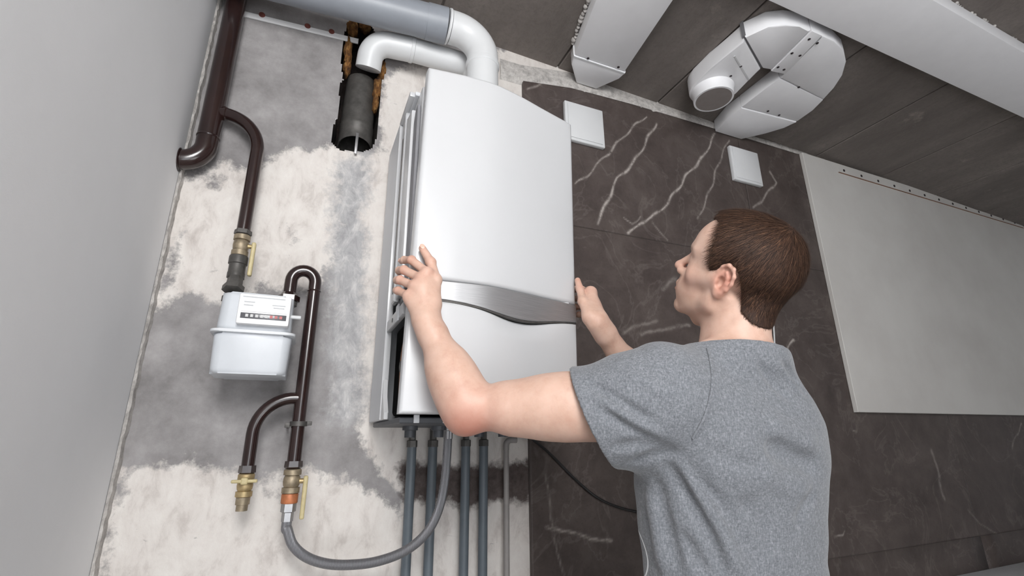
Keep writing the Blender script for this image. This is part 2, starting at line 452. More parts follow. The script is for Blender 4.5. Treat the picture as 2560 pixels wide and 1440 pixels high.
# ceiling slab cast against boards: one panel per board, recessed joints
ceiling = tag(mesh('ceiling', [(LEFT - .1, -2.2, ceil(LEFT) + .014), (RIGHT, -2.2, ceil(RIGHT) + .014), (RIGHT, WALL + .2, ceil(RIGHT) + .014), (LEFT - .1, WALL + .2, ceil(LEFT) + .014),
                               (LEFT - .1, -2.2, 1.75), (RIGHT, -2.2, 1.75), (RIGHT, WALL + .2, 1.75), (LEFT - .1, WALL + .2, 1.75)],
                   [(0, 1, 2, 3), (7, 6, 5, 4), (0, 4, 5, 1), (1, 5, 6, 2), (2, 6, 7, 3), (3, 7, 4, 0)], M['concrete']), kind='structure')
bx = [LEFT - .1, .33, .87, 1.41, 1.95, 2.49, 3.03, 3.57, 4.11, RIGHT]
for a, b in zip(bx, bx[1:]):
    prism('board_panel', [(a + .004, -2.2), (b - .004, -2.2), (b - .004, WALL + .1), (a + .004, WALL + .1)], 'z',
          lambda p: ceil(p[0]), lambda p: ceil(p[0]) + .0135, M['concrete'], ceiling, .003, 1)

# ------------------------------------------------------------------ tiles
def tile_top(x):
    return float(np.interp(x, [.69, .93, 1.25, 1.9, 4.8], [1.402, 1.442, 1.455, 1.462, 1.47]))
veins = [([(1615, 290), (1560, 340), (1500, 405), (1470, 435), (1440, 462)], .0035, .8), ([(1640, 308), (1612, 360), (1585, 405), (1545, 445), (1530, 475), (1512, 520), (1492, 556)], .0045, .9),
         ([(1787, 335), (1760, 390), (1715, 440), (1672, 505), (1630, 545), (1600, 556), (1572, 585)], .0045, .95), ([(1822, 350), (1800, 400), (1780, 460), (1765, 500), (1745, 548)], .004, .6),
         ([(1925, 430), (1940, 455), (1918, 485), (1885, 520)], .0055, .6), ([(1955, 1175), (1960, 1180), (1900, 1190)], .003, .3),
         ([(1368, 1320), (1440, 1330), (1475, 1345), (1530, 1352)], .004, .7), ([(1368, 1190), (1375, 1290), (1390, 1360), (1410, 1440)], .003, .35),
         ([(2036, 1300), (2050, 1335), (2062, 1380), (2066, 1440)], .0045, .75), ([(2330, 1128), (2345, 1180), (2355, 1230), (2362, 1248)], .008, .35), ([(2325, 1405), (2350, 1395), (2385, 1390)], .005, .5),
         ([(2420, 1275), (2450, 1310), (2510, 1345)], .004, .3), ([(1560, 545), (1580, 560), (1600, 540)], .003, .5), ([(1630, 555), (1650, 580), (1668, 600)], .003, .4), ([(1655, 722), (1672, 705), (1690, 698)], .008, .3),
         ([(1560, 830), (1600, 815), (1640, 800)], .006, .3), ([(1605, 838), (1650, 822), (1725, 815)], .006, .35), ([(2480, 1400), (2452, 1408)], .004, .5), ([(2555, 1060), (2540, 1090), (2530, 1120)], .004, .4), ([(2085, 1340), (2105, 1335), (2110, 1328)], .003, .5),
         ([(1960, 890), (1975, 865), (1984, 850)], .005, .9), ([(1320, 225), (1335, 215), (1352, 205)], .004, .5), ([(2130, 1075), (2140, 1077)], .003, .6)]
veins = [(wp(p, TF), w, s) for p, w, s in veins]
def vein_attr(X, Z):
    r = np.zeros(X.shape)
    for p, w, s in veins:
        px_ = [q[0] for q in p]; pz_ = [q[1] for q in p]
        if X.max() < min(px_) - .05 or X.min() > max(px_) + .05 or Z.max() < min(pz_) - .05 or Z.min() > max(pz_) + .05: continue
        wob = .004 * np.sin(X * 23 + Z * 31) + .0012 * np.sin(X * 151 - Z * 97)
        d = seg_dist(X + wob, Z - wob, p, False); r = np.maximum(r, s * np.exp(-(d / w) ** 2))
    return r
tx = [.700, 1.900, 3.100, 4.300]; tz = [-.47, .79]
box('grout', (.698, 1.490, FLOOR), (RIGHT, 1.4995, 1.40), M['grout'], wall_back)
for i, x0 in enumerate(tx):
    x1 = min(x0 + 1.1985, RIGHT - .01)
    for z0 in tz + [FLOOR]:
        top = z0 == .79; z1 = 1.46 if top else (z0 + 1.2585 if z0 != FLOOR else -.4715)
        fine = z0 >= -.47 and x0 < 4
        st = .006 if fine else .1
        xx = np.linspace(x0, x1, max(2, int((x1 - x0) / st))); zz = np.linspace(z0, z1, max(2, int((z1 - z0) / st)))
        o = grid('tile', xx, zz, TF, M['tile'], wall_back, attrs={'vein': vein_attr}, ztop=tile_top if top else None)
        # edges going back to the wall
        bm = bmesh.new(); bm.from_mesh(o.data)
        ge = [e for e in bm.edges if e.is_boundary]
        r = bmesh.ops.extrude_edge_only(bm, edges=ge)
        for v_ in [g for g in r['geom'] if isinstance(g, bmesh.types.BMVert)]: v_.co.y = TF + .0018
        bm.to_mesh(o.data); bm.free()
# rough plaster ridge above the tile edge, under the ceiling
V = []; F = []; n = 160
for i in range(n + 1):
    x = .60 + 3.6 * i / n; zt = tile_top(x)
    j = (random.random() - .5) * (.022 if .9 < x < 1.45 else .006)
    rows = [(1.4995, zt - .012 + j), (1.486 + .004 * random.random(), zt + .004 + j), (1.488 + .004 * random.random(), zt + .03), (1.4995, min(ceil(x) - .001, zt + .09))]
    V += [(x, y, z) for y, z in rows]
for i in range(n):
    for k in range(3): F.append((i * 4 + k, i * 4 + k + 1, i * 4 + k + 5, i * 4 + k + 4))
tag(mesh('trim_2', V, F, M['crumbly'], None, True), kind='structure')

# ------------------------------------------------------------------ wall board with hanging rail
pb = empty('wall_board', (2.347, 1.476, .1))
tag(pb, 'large white painted board on the dark tiled wall, far right', 'board')
prism('panel', [(2.347, .1013), (RIGHT - .02, .1013), (RIGHT - .02, 1.462), (2.347, 1.462)], 'y', 1.466, 1.4875, M['board'], pb, .002, 1)
hr = empty('hanging_rail', (2.64, 1.46, 1.41))
tag(hr, 'thin flat perforated rail screwed along the top of the white board', 'rail')
a = PY(2095, 425, 1.464); b = PY(2560, 565, 1.464); zr = (a.z + b.z) / 2
bm = bmesh.new(); box_bm(bm, (a.x, 1.4625, zr - .016), (RIGHT - .1, 1.4655, zr + .016), .001)
from_bm('rail', bm, M['board'], hr)
bm = bmesh.new(); box_bm(bm, (a.x, 1.4600, zr - .0185), (RIGHT - .1, 1.4655, zr - .0165), 0)
tag(from_bm('rail_lip', bm, M['copper'], hr))
k = 0; x = a.x + .05
while x < RIGHT - .2:
    lathe('screw', (x, 1.4628, zr + .004), (x, 1.45, zr + .004), [(0, .008), (.002, .008), (.004, .004)], M['screw'], hr, 10)
    x += .152
# two square white vent covers
for nm, lab, q in (('a', 'square white vent cover beside the top of the boiler', (.880, 1.166, 1.068, 1.352)),
                   ('b', 'square white vent cover above the head of the man', (1.806, 1.182, 1.996, 1.371))):
    x0, z0, x1, z1 = q
    e = tag(empty('vent_cover', ((x0 + x1) / 2, TF, z0)), lab, 'vent cover', 'square vent covers on the tiled wall')
    box('frame', (x0, 1.468, z0), (x1, 1.4875, z1), M['white_plastic'], e, .004)
    box('plate', (x0 + .012, 1.4645, z0 + .012), (x1 - .012, 1.4685, z1 - .012), M['white_plastic'], e, .002)
# worktop and base cabinet, lower right
cb = tag(empty('base_cabinet', (2.8, 1.2, FLOOR)), 'white base cabinet under the grey worktop, bottom right corner', 'cabinet')
box('body', (2.82, .95, FLOOR + .001), (4.6, 1.485, -.651), M['cabinet'], cb, .002)
for k in range(3):
    d = box('door', (2.825 + k * .592, .93, FLOOR + .1), (2.825 + k * .592 + .586, .9495, -.66), M['cabinet'], cb, .002)
    box('handle', (3.33 + k * .592, .90, -.75), (3.35 + k * .592, .9295, -.70), M['steel'], d, .003)
wt = tag(box('worktop', (2.79, .9, -.65), (4.62, 1.487, -.61), M['worktop'], None, .003), 'pale grey worktop edge in the bottom right corner', 'worktop')
# two thin white wire ends behind the man's neck
w1 = tag(tube('wire', [PY(1934, 815, 1.482), PY(1936, 850, 1.478), PY(1938, 900, 1.482)], .0035, M['wire'], None, 8), 'short white wire on the dark tiles behind the man', 'wire')
tag(tube('cable', catmull([PY(1300, 1075, 1.45), PY(1370, 1130, 1.478), PY(1440, 1200, 1.48), PY(1500, 1248, 1.48), PY(1570, 1275, 1.48), PY(1660, 1290, 1.48)], 6), .0042, M['black'], None, 8),
    'thin black cable hanging across the dark tiles under the raised arm', 'cable')

# ------------------------------------------------------------------ gas riser pipe
gp = tag(empty('gas_riser_pipe', (-.328, 1.452, .75)), 'thick dark brown gas pipe bending into the left wall, top left', 'pipe')
ctr = [(-.328, 1.452, ceil(-.33) + .02), (-.328, 1.452, .752), (LEFT - .03, 1.452, .752)]
tube('riser', fillet(ctr, .062, 10), .0285, M['brown'], gp, 24)
lathe('weld_ring', (-.328, 1.452, .835), (-.328, 1.452, .84), [(0, .0292), (.003, .0305), (.006, .0292)], M['brown'], gp)
lathe('wall_sleeve', (LEFT - .002, 1.452, .752), (0, 1.452, .752), [(0, .034), (.004, .034), (.006, .030)], M['brown'], gp)
BX = -.196; BY = 1.425
br = tube('branch', fillet([(-.325, 1.45, .925), (BX, BY, .925), (BX, BY, .545)], .115, 14), .0175, M['brown'], gp, 20)
lathe('branch_weld', (-.302, 1.446, .925), (-.2, 1.446, .925), [(0, .0195), (.006, .0215), (.012, .0185)], M['brown'], gp)

def ball_valve(x, y, ztop, L, r, parent, body, lever=None, lever_len=.07, side=1, names=('valve_body', 'lever')):
    """Vertical ball valve hanging from ztop: hexagons, waist and lever."""
    v = lathe(names[0], (x, y, ztop), (x, y, ztop - 1), [(0, r * 1.0), (.002, r * 1.12), (L * .24, r * 1.12), (L * .25, r * .86), (L * .34, r * 1.02), (L * .5, r * 1.08), (L * .66, r * 1.02), (L * .75, r * .86), (L * .76, r * 1.12), (L * .98, r * 1.12), (L, r)], body, parent, 24)
    if lever:
        lx = x + side * r * 1.75; zc = ztop - L * .5
        st = lathe('stem', (x + side * r * .6, y - .004, zc), (x + side * 9, y - .004, zc), [(0, .006), (r * 1.25, .006)], M['brass'], parent, 12)
        bm = bmesh.new()
        box_bm(bm, (lx - .0058, y - .013, zc - lever_len), (lx + .0050, y + .003, zc + .012), .0035)
        from_bm(names[1], bm, lever, parent)
    return v

iv = tag(empty('inlet_valve', (BX, BY, .40)), 'brass shut-off valve with pale yellow lever above the gas meter', 'valve')
lathe('collar', (BX, BY, .556), (BX, BY, 0), [(0, .0215), (.012, .0225), (.014, .019)], M['dark_steel'], iv, hexa=True)
ball_valve(BX, BY, .5415, .062, .0185, iv, M['brass_pale'], M['yellow'], .085, 1)
lathe('coupling', (BX, BY, .4790), (BX, BY, 0), [(0, .0225), (.004, .0235), (.022, .0235), (.024, .0205), (.046, .0205), (.048, .0215), (.062, .0215), (.064, .017)], M['dark_steel'], iv)
lathe('union_nut', (BX + .002, BY - .01, .415), (BX + .002, BY - .03, .36), [(0, .018), (.003, .0185), (.024, .0195), (.028, .026), (.042, .026), (.046, .019)], M['dark_steel'], iv, hexa=True)

# ------------------------------------------------------------------ gas meter
gm = tag(empty('gas_meter', (-.12, 1.36, .15)), 'white gas meter with a black digit window hanging on the bare wall', 'gas meter')
def rounded_shell(name, x0, x1, y0, y1, z0, z1, r, mat, parent, taper=0, bev=.006):
    pts = []
    for cx, cy, a0 in ((x1 - r, y1 - r, 0), (x0 + r, y1 - r, 90), (x0 + r, y0 + r, 180), (x1 - r, y0 + r, 270)):
        for k in range(7):
            a = math.radians(a0 + 15 * k); pts.append((cx + r * math.cos(a), cy + r * math.sin(a)))
    bm = bmesh.new(); prism_bm(bm, pts, 'z', z0, z1, bev, 3)
    if taper:
        mx = (x0 + x1) / 2; my = (y0 + y1) / 2
        for v in bm.verts:
            f = (v.co.z - z0) / (z1 - z0); s = 1 - taper * (1 - f if taper > 0 else -f)
            v.co.x = mx + (v.co.x - mx) * s; v.co.y = my + (v.co.y - my) * s
    return autosmooth(from_bm(name, bm, mat, parent), 50)
rounded_shell('upper_case', -.203, -.040, 1.295, 1.425, .252, .346, .022, M['meter'], gm, -.03, .010)
rounded_shell('lower_case', -.205, -.036, 1.293, 1.427, .149, .246, .020, M['meter'], gm, .045, .012)
rounded_shell('flange', -.2135, -.028, 1.285, 1.435, .2455, .2525, .022, M['casing'], gm, 0, .002)
ix = box('index_box', (-.160, 1.272, .264), (-.046, 1.297, .338), M['label'], gm, .004)
box('nameplate', (-.152, 1.2705, .294), (-.053, 1.2722, .331), M['label'], ix, .0005)
box('counter_window', (-.152, 1.2708, .277), (-.053, 1.2722, .2905), M['window'], ix, .0005)
for k in range(8):
    box('digit', (-.1415 + k * .0105, 1.2700, .2805), (-.1355 + k * .0105, 1.2709, .2875), M['digit'] if k < 5 else M['digit_red'], ix)
for x0, x1, z in ((-.152, -.06, .3285), (-.148, -.125, .316), (-.148, -.128, .308), (-.087, -.058, .312), (-.084, -.060, .3055)):
    box('printed_line', (x0, 1.2698, z), (x1, 1.2706, z + .0022), M['ink'], ix)
lathe('test_knob', (-.045, 1.31, .297), (9, 1.31, .297), [(0, .005), (.022, .005), (.024, .004)], M['white_plastic'], gm, 12)
lathe('inlet_boss', (BX + .002, 1.40, .3455), (BX + .002, 1.40, 1), [(0, .022), (.012, .022), (.016, .018)], M['dark_steel'], gm)
lathe('outlet_boss', (-.058, 1.39, .3455), (-.058, 1.39, 1), [(0, .022), (.010, .022), (.013, .018)], M['dark_steel'], gm)

# ------------------------------------------------------------------ gas outlet pipe with branch, clamp
go = tag(empty('gas_outlet_pipe', (0, 1.40, 0)), 'brown gas pipe with a U bend running down right of the meter', 'pipe')
OX = .003; OY = 1.398
cz = .418; rr = .0305; cx0 = OX - rr
arc = [(-.058, 1.393, .352), (-.058, 1.394, .40)] + [(cx0 + rr * math.cos(math.radians(180 - a)), 1.396, cz + rr * math.sin(math.radians(180 - a)) * 1.08) for a in range(0, 181, 12)] + [(OX, OY, .38), (OX, OY, -.055)]
arc = [Vector(p) for p in arc]
tube('main_pipe', arc, .0165, M['brown'], go, 20)
lathe('union_nut', (-.058, 1.391, .358), (-.058, 1.391, 9), [(0, .0275), (.014, .0275), (.018, .021), (.024, .0185)], M['brown'], go, hexa=True)
lathe('weld_ring', (OX, OY, .392), (OX, OY, 9), [(0, .0168), (.003, .0185), (.006, .0168)], M['brown'], go)
tube('branch', fillet([(OX - .006, OY, .104), (-.099, 1.40, .104), (-.099, 1.40, -.062)], .088, 12), .0148, M['brown'], go, 20)
cl = lathe('clamp', (OX, OY, .046), (OX, OY, 0), [(0, .0165), (.0005, .021), (.012, .021), (.0125, .0165)], M['dark_steel'], go)
box('clamp_ear', (OX + .018, OY - .005, .036), (OX + .032, OY + .005, .046), M['dark_steel'], cl, .001)
box('clamp_ear', (OX - .032, OY - .005, .030), (OX - .018, OY + .005, .042), M['dark_steel'], cl, .001)
tube('clamp_bolt', [(OX - .026, OY, .034), (OX - .026, WALL, .034)], .004, M['dark_steel'], cl, 10)

lv = tag(empty('stub_valve', (-.099, 1.40, -.16)), 'small capped brass valve on the left pipe branch below the meter', 'valve')
lathe('collar', (-.099, 1.40, -.058), (-.099, 1.40, -9), [(0, .0185), (.016, .0195), (.018, .017)], M['brown'], lv, hexa=True)
ball_valve(-.099, 1.40, -.0765, .052, .0165, lv, M['brass'])
bm = bmesh.new(); box_bm(bm, (-.128, 1.372, -.096), (-.072, 1.379, -.088), .003); box_bm(bm, (-.108, 1.370, -.100), (-.092, 1.385, -.084), .004)
from_bm('butterfly_handle', bm, M['yellow'], lv)
lathe('nipple', (-.099, 1.40, -.1290), (-.099, 1.40, -9), [(0, .0155), (.016, .0155), (.0165, .0128), (.030, .0128)], M['brass_pale'], lv)

rv = tag(empty('outlet_valve', (OX, OY, -.17)), 'brass valve with a long yellow lever feeding the flexible hose', 'valve')
lathe('collar', (OX, OY, -.050), (OX, OY, -9), [(0, .0205), (.014, .0215), (.018, .018)], M['brown'], rv, hexa=True)
ball_valve(OX, OY, -.0690, .056, .0185, rv, M['brass_pale'], M['yellow'], .088, 1)
lathe('copper_ring', (OX, OY, -.1255), (OX, OY, -9), [(0, .0185), (.002, .0195), (.020, .0195), (.022, .0185)], M['orange'], rv)
lathe('hose_nut', (OX, OY, -.1480), (OX, OY, -9), [(0, .0175), (.018, .0175), (.020, .0135), (.040, .0135)], M['steel'], rv, hexa=True)

fh = tag(empty('flexible_hose', (OX, OY, -.19)), 'grey braided flexible hose looping from the gas valve to the boiler', 'hose')
hp = [(OX, OY, -.187), (OX, OY, -.205)] + [tuple(PY(u, v, y)) for u, v, y in ((718, 1322, 1.395), (732, 1362, 1.39), (765, 1392, 1.385), (815, 1409, 1.375), (875, 1412, 1.365), (945, 1403, 1.355), (1015, 1376, 1.345), (1068, 1330, 1.335), (1098, 1270, 1.33), (1112, 1200, 1.33), (1118, 1130, 1.33))]
hp.append((hp[-1][0] + .001, 1.33, .028))
tube('hose', catmull(hp, 6), .0115, M['hose'], fh, 16)
lathe('end_nut', (hp[-1][0], 1.33, .000), (hp[-1][0], 1.33, 9), [(0, .013), (.020, .013), (.022, .016), (.038, .016)], M['steel'], fh, hexa=True)

# ------------------------------------------------------------------ grey heating pipes under the boiler
pos = [(1023, 24), (1077, 23), (1162, 22), (1208, 25), (1266, 13)]
order = ['leftmost of the grey pipes under the boiler', 'second grey pipe from the left under the boiler', 'third grey pipe from the left under the boiler',
         'fourth grey pipe from the left under the boiler', 'thin pale pipe right of the four grey pipes under the boiler']
for i, (u, w) in enumerate(pos):
    p = PY(u, 1250, 1.462); r = .0135 if i < 4 else .0085
    e = tag(empty('heating_pipe', (p.x, 1.462, FLOOR)), order[i], 'pipe', 'pipes dropping from the boiler to the floor')
    tube('pipe', [(p.x, 1.462, FLOOR + .002), (p.x, 1.462, -.02 if i < 4 else -.03)], r, M['conduit'] if i < 4 else M['conduit_pale'], e, 16)
    if i < 4:
        lathe('fitting', (p.x, 1.462, -.022), (p.x, 1.462, 9), [(0, r * 1.15), (.018, r * 1.15), (.02, r * .75), (.051, r * .75)], M['dark_steel'], e, hexa=True)
    else:
        tube('elbow', fillet([(p.x, 1.462, -.035), (p.x, 1.462, -.005), (p.x + .035, 1.462, -.005)], .016, 6), r * 1.1, M['conduit_pale'], e, 12)

# ------------------------------------------------------------------ boiler
bo = tag(empty('boiler', (.42, 1.49, .04)), 'white wall-hung gas boiler with a curved front and silver band', 'boiler')
CX0, CX1 = .187, .652
Z0, Z1 = .046, .915
prism('back_panel', [(CX0 + .003, Z0), (CX1 - .003, Z0), (CX1 - .003, Z1), (CX0 + .003, Z1)], 'y', 1.472, 1.492, M['casing'], bo, .002, 1)
lp = prism('side_panel', [(1.282, Z0), (1.470, Z0), (1.470, Z1), (1.282, Z1)], 'x', CX0, CX0 + .012, M['casing'], bo, .002, 1)
box('side_lip', (CX0 - .001, 1.274, Z0), (CX0 + .016, 1.2815, Z1 + .002), M['white_enamel'], lp, .002)
prism('side_panel', [(1.282, Z0), (1.470, Z0), (1.470, Z1), (1.282, Z1)], 'x', CX1 - .012, CX1, M['casing'], bo, .002, 1)
prism('top_panel', [(CX0 + .0125, 1.12), (CX1 - .0125, 1.12), (CX1 - .0125, 1.470), (CX0 + .0125, 1.470)], 'z', Z1 - .012, Z1, M['casing'], bo, .002, 1)
bp = prism('bottom_plate', [(CX0 + .0125, 1.075), (CX1 - .0125, 1.075), (CX1 - .0125, 1.470), (CX0 + .0125, 1.470)], 'z', Z0 - .014, Z0 - .001, M['dark_metal'], bo, .002, 1)
for x in (.235, .30, .42, .54, .60): box('clip', (x - .006, 1.068, Z0 - .013), (x + .006, 1.0745, Z0 + .004), M['casing'], bp, .001)
for x in (.27, .345, .46, .53): lathe('pipe_stub', (x, 1.30, Z0 - .014), (x, 1.30, -9), [(0, .02), (.01, .02), (.011, .014), (.028, .014)], M['dark_metal'], bp, 16)
# inner rail just in front of the casing, then the sealed chamber
fr = prism('frame_rail', [(1.205, .335), (1.245, .335), (1.245, Z1 - .01), (1.205, Z1 - .01)], 'x', CX0 + .004, CX0 + .018, M['white_enamel'], bo, .003, 1)
box('rail_slot', (CX0 + .0025, 1.222, .36), (CX0 + .006, 1.229, Z1 - .09), M['dark_steel'], fr)
ch = box('sealed_chamber', (CX0 + .022, 1.075, .335), (CX1 - .022, 1.255, Z1 - .013), M['white_enamel'], bo, .006)
prism('chamber_edge', [(1.128, .34), (1.195, .34), (1.195, .875), (1.128, .858)], 'x', CX0 + .006, CX0 + .0215, M['white_enamel'], ch, .004, 2)
prism('grey_insert', [(1.078, .345), (1.124, .345), (1.124, .812), (1.108, .842), (1.078, .842)], 'x', CX0 + .013, CX0 + .0215, M['groove'], ch, .002, 1)
box('casing_corner', (CX0 - .001, 1.13, Z1 - .012), (CX0 + .014, 1.2735, Z1 + .004), M['white_enamel'], bo, .003)
# hydraulics glimpsed through the open lower left side
hy = box('hydraulic_block', (CX0 + .05, 1.10, .06), (CX1 - .03, 1.40, .30), M['dark'], bo, .01)
lathe('pump', (CX0 + .035, 1.16, .165), (CX0 + .2, 1.16, .165), [(0, .018), (.004, .032), (.03, .034), (.034, .026), (.08, .026)], M['copper'], hy)
lathe('pump_cap', (CX0 + .022, 1.16, .165), (CX0 + .2, 1.16, .165), [(0, .012), (.003, .016), (.014, .016)], M['dark_steel'], hy)
tube('copper_tube', catmull([(CX0 + .04, 1.20, .06), (CX0 + .038, 1.20, .12), (CX0 + .042, 1.21, .22), (CX0 + .06, 1.19, .30)], 6), .009, M['copper'], hy, 12)
tube('rubber_hose', catmull([(CX0 + .036, 1.13, .06), (CX0 + .03, 1.13, .10), (CX0 + .036, 1.11, .22), (CX0 + .05, 1.12, .31)], 6), .011, M['dark'], hy, 12)
bk = box('side_bracket', (CX0 + .002, 1.06, .268), (CX0 + .014, 1.272, .296), M['white_enamel'], bo, .002)
lathe('bracket_hole', (CX0 + .0025, 1.19, .282), (CX0 - 1, 1.19, .282), [(0, .006), (.0012, .006)], M['black'], bk, 12)
box('bracket_clip', (CX0 - .001, 1.10, .262), (CX0 + .0025, 1.13, .302), M['casing'], bk, .001)
fb = prism('lower_bracket', [(1.225, Z0), (1.272, Z0), (1.272, .145), (1.266, .145), (1.258, .10), (1.225, .062)], 'x', CX0 + .002, CX0 + .013, M['white_enamel'], bo, .002, 1)

# curved front cover, slightly rolled while it is being fitted
PT = [0, .06, .13, .25, .40, .58, .74, .93, 1.0]; PYV = [1.0135, 1.0105, 1.0075, 1.0035, 1.005, 1.0235, 1.0455, 1.0705, 1.081]
cp = [(p.x, p.y) for p in catmull([(a, b, 0) for a, b in zip(PT, PYV)], 12)]
def prof(t): return float(np.interp(t, [c[0] for c in cp], [c[1] for c in cp]))
CW = .460
def cover_piece(name, zlo, zhi, mat, parent, thick=.03, r=.010, off=lambda t, z: 0, nz=26, t0=0., t1=1.):
    def dens(n, w0):
        a = np.linspace(0, 1, n); e = np.array([0, .1, .25, .5, .75, 1.]) * w0
        return np.concatenate([e[:-1], np.linspace(w0, 1 - w0, n), (1 - e[:-1])[::-1]])
    T = t0 + (t1 - t0) * dens(48, r / CW)
    V = []; F = []
    rows = None
    for t in T:
        lo, hi = zlo(t), zhi(t); H = hi - lo
        Zs = lo + H * dens(nz, min(.3, r / max(H, 1e-3)))
        rows = len(Zs) if rows is None else rows
        for z in Zs:
            d = min((t - t0) * CW, (t1 - t) * CW, z - lo, hi - z); q = 0
            if d < r: q = r - math.sqrt(max(r * r - (r - d) ** 2, 0))
            V.append((.186 + t * CW + .028 * (z - .047), prof(t) + q + off(t, z), z))
    n = len(T)
    for i in range(n - 1):
        for k in range(rows - 1): F.append((i * rows + k, (i + 1) * rows + k, (i + 1) * rows + k + 1, i * rows + k + 1))
    m = len(V)
    V += [(x, prof((x - .186 - .028 * (z - .047)) / CW) + thick + off(0, 0) * 0, z) for x, y, z in V]
    F += [tuple(m + q for q in f[::-1]) for f in F]
    loop = [k for k in range(rows)] + [i * rows + rows - 1 for i in range(1, n)] + [(n - 1) * rows + k for k in range(rows - 2, -1, -1)] + [i * rows for i in range(n - 2, 0, -1)]
    for a, b in zip(loop, loop[1:] + loop[:1]): F.append((a, b, m + b, m + a))
    bm = bmesh.new(); vs = [bm.verts.new(v) for v in V]
    for f in F:
        try: bm.faces.new([vs[i] for i in f])
        except ValueError: pass
    return autosmooth(from_bm(name, bm, mat, parent), 50)
def smile(t):                                      # lower edge of the silver band
    return .298 - .004 * t - .024 * math.exp(-((t - .60) / .27) ** 2)
fc = cover_piece('front_cover', lambda t: .341, lambda t: Z1, M['white_enamel'], bo, .034, .011)
cover_piece('silver_band', smile, lambda t: .3395, M['band'], fc, .028, .0022, lambda t, z: .001)
def scoop(t, z):
    g = math.exp(-((t - .60) / .19) ** 2)
    d = max(smile(t) - z, 0)
    return .021 * g * max(0, 1 - d / .048) ** 1.2
cover_piece('lower_flap', lambda t: .049, lambda t: smile(t) - .0035, M['white_enamel'], fc, .024, .007, scoop, 40)
cover_piece('finger_lip', lambda t: smile(t) - .0034, lambda t: smile(t) - .0002, M['dark_steel'], fc, .02, .0006, lambda t, z: .004, 4)

# ------------------------------------------------------------------ flues
fl = tag(empty('flue_elbow', (.455, 1.30, Z1)), 'white flue elbow rising from the top of the boiler', 'flue pipe')
fpth = fillet([(.335, 1.302, 1.362), (.456, 1.30, 1.362), (.456, 1.30, Z1 + .001)], .098, 14)
tube('elbow', fpth, .0545, M['white_plastic'], fl, 32)
lathe('socket_ring', (.456, 1.30, 1.225), (.456, 1.30, 9), [(0, .0552), (.004, .0585), (.016, .0585), (.020, .0552)], M['white_plastic'], fl, 32)
lathe('end_rim', (.333, 1.302, 1.362), (-9, 1.302, 1.362), [(0, .0555), (.0015, .0578), (.008, .0578), (.010, .0550)], M['white_plastic'], fl, 32)
lathe('boiler_flange', (.456, 1.30, Z1 + .001), (.456, 1.30, 9), [(0, .075), (.006, .075), (.010, .058)], M['black'], fl, 32)
gpz = tag(empty('grey_flue_pipe', (-.02, 1.33, 1.36)), 'thick grey plastic pipe along the wall under the ceiling', 'flue pipe')
tube('pipe', [(.3215, 1.303, 1.362), (LEFT - .02, 1.365, 1.368)], .0560, M['grey_pvc'], gpz, 32)
tube('socket', [(.322, 1.3029, 1.362), (.255, 1.3089, 1.3625)], .0585, M['grey_pvc'], gpz, 32)
wpq = tag(empty('white_flue_pipe', (.10, 1.42, 1.32)), 'white flue pipe with an elbow turning down into the broken wall chase', 'flue pipe')
q0 = PY(1035, 128, 1.412); q1 = PY(1170, 155, 1.412)
zc_ = (q0.z + q1.z) / 2 - .006
tube('elbow', fillet([(.092, 1.474, 1.243), (.096, 1.43, zc_), (.23, 1.414, zc_)], .062, 14), .0432, M['white_plastic'], wpq, 28)
tube('pipe', fillet([(.231, 1.414, zc_), (.468, 1.412, zc_), (.468, 1.412, Z1 + .001)], .052, 10), .0418, M['white_plastic'], wpq, 28)
lathe('socket_ring', (.222, 1.4145, zc_), (9, 1.40, zc_), [(0, .0434), (.002, .0450), (.012, .0450), (.014, .0425)], M['white_plastic'], wpq, 28)

# rusty sleeve in the chase
sp = tag(empty('chimney_sleeve', (.075, 1.545, .95)), 'dark rusty metal sleeve set in the broken wall chase', 'pipe')
bm = bmesh.new()
n = 32; rings = []
for z, r, tilt in ((1.238, .049, 0), (1.10, .054, 0), (1.045, .0545, 0), (1.043, .057, 0), (1.030, .057, 0), (1.028, .0555, 0), (.955, .0575, 1), (.957, .0540, 1), (1.03, .052, 0), (1.10, .050, 0)):
    rings.append([bm.verts.new((.078 + r * math.cos(2 * math.pi * k / n), 1.548 + r * math.sin(2 * math.pi * k / n), z + tilt * .020 * math.sin(2 * math.pi * k / n) * -1)) for k in range(n)])
for a, b in zip(rings, rings[1:]):
    for k in range(n): bm.faces.new((a[k], a[(k + 1) % n], b[(k + 1) % n], b[k]))
autosmooth(from_bm('sleeve', bm, M['dark_steel'], sp), 40)
box('strap', (.0745, 1.483, .905), (.0835, 1.487, .985), M['steel'], sp, .001)
# foam and rubble along the chase edges
def lump(bm, c, r, s=1):
    g = bmesh.ops.create_icosphere(bm, subdivisions=3, radius=1)
    ph = [random.uniform(0, 6) for _ in range(4)]
    for v in g['verts']:
        d = v.co.normalized()
        k = 1 + .22 * math.sin(d.x * 5 + ph[0]) * math.sin(d.z * 6 + ph[1]) + .12 * math.sin(d.y * 11 + d.z * 9 + ph[2]) + .08 * math.sin(d.x * 17 + ph[3])
        v.co = Vector(c) + Vector((d.x * r[0], d.y * r[1], d.z * r[2])) * k
for c, r in (((870, 130), (.014, .03, .06)), ((868, 170), (.012, .03, .035)), ((955, 180), (.012, .03, .045)), ((943, 225), (.014, .03, .045)), ((938, 262), (.01, .03, .03)), ((880, 72), (.02, .03, .03)), ((912, 66), (.022, .03, .016))):
    bm = bmesh.new(); p = PY(c[0], c[1], 1.515); lump(bm, p, r)
    from_bm('mounting_foam', bm, M['foam'], wall_back, True)

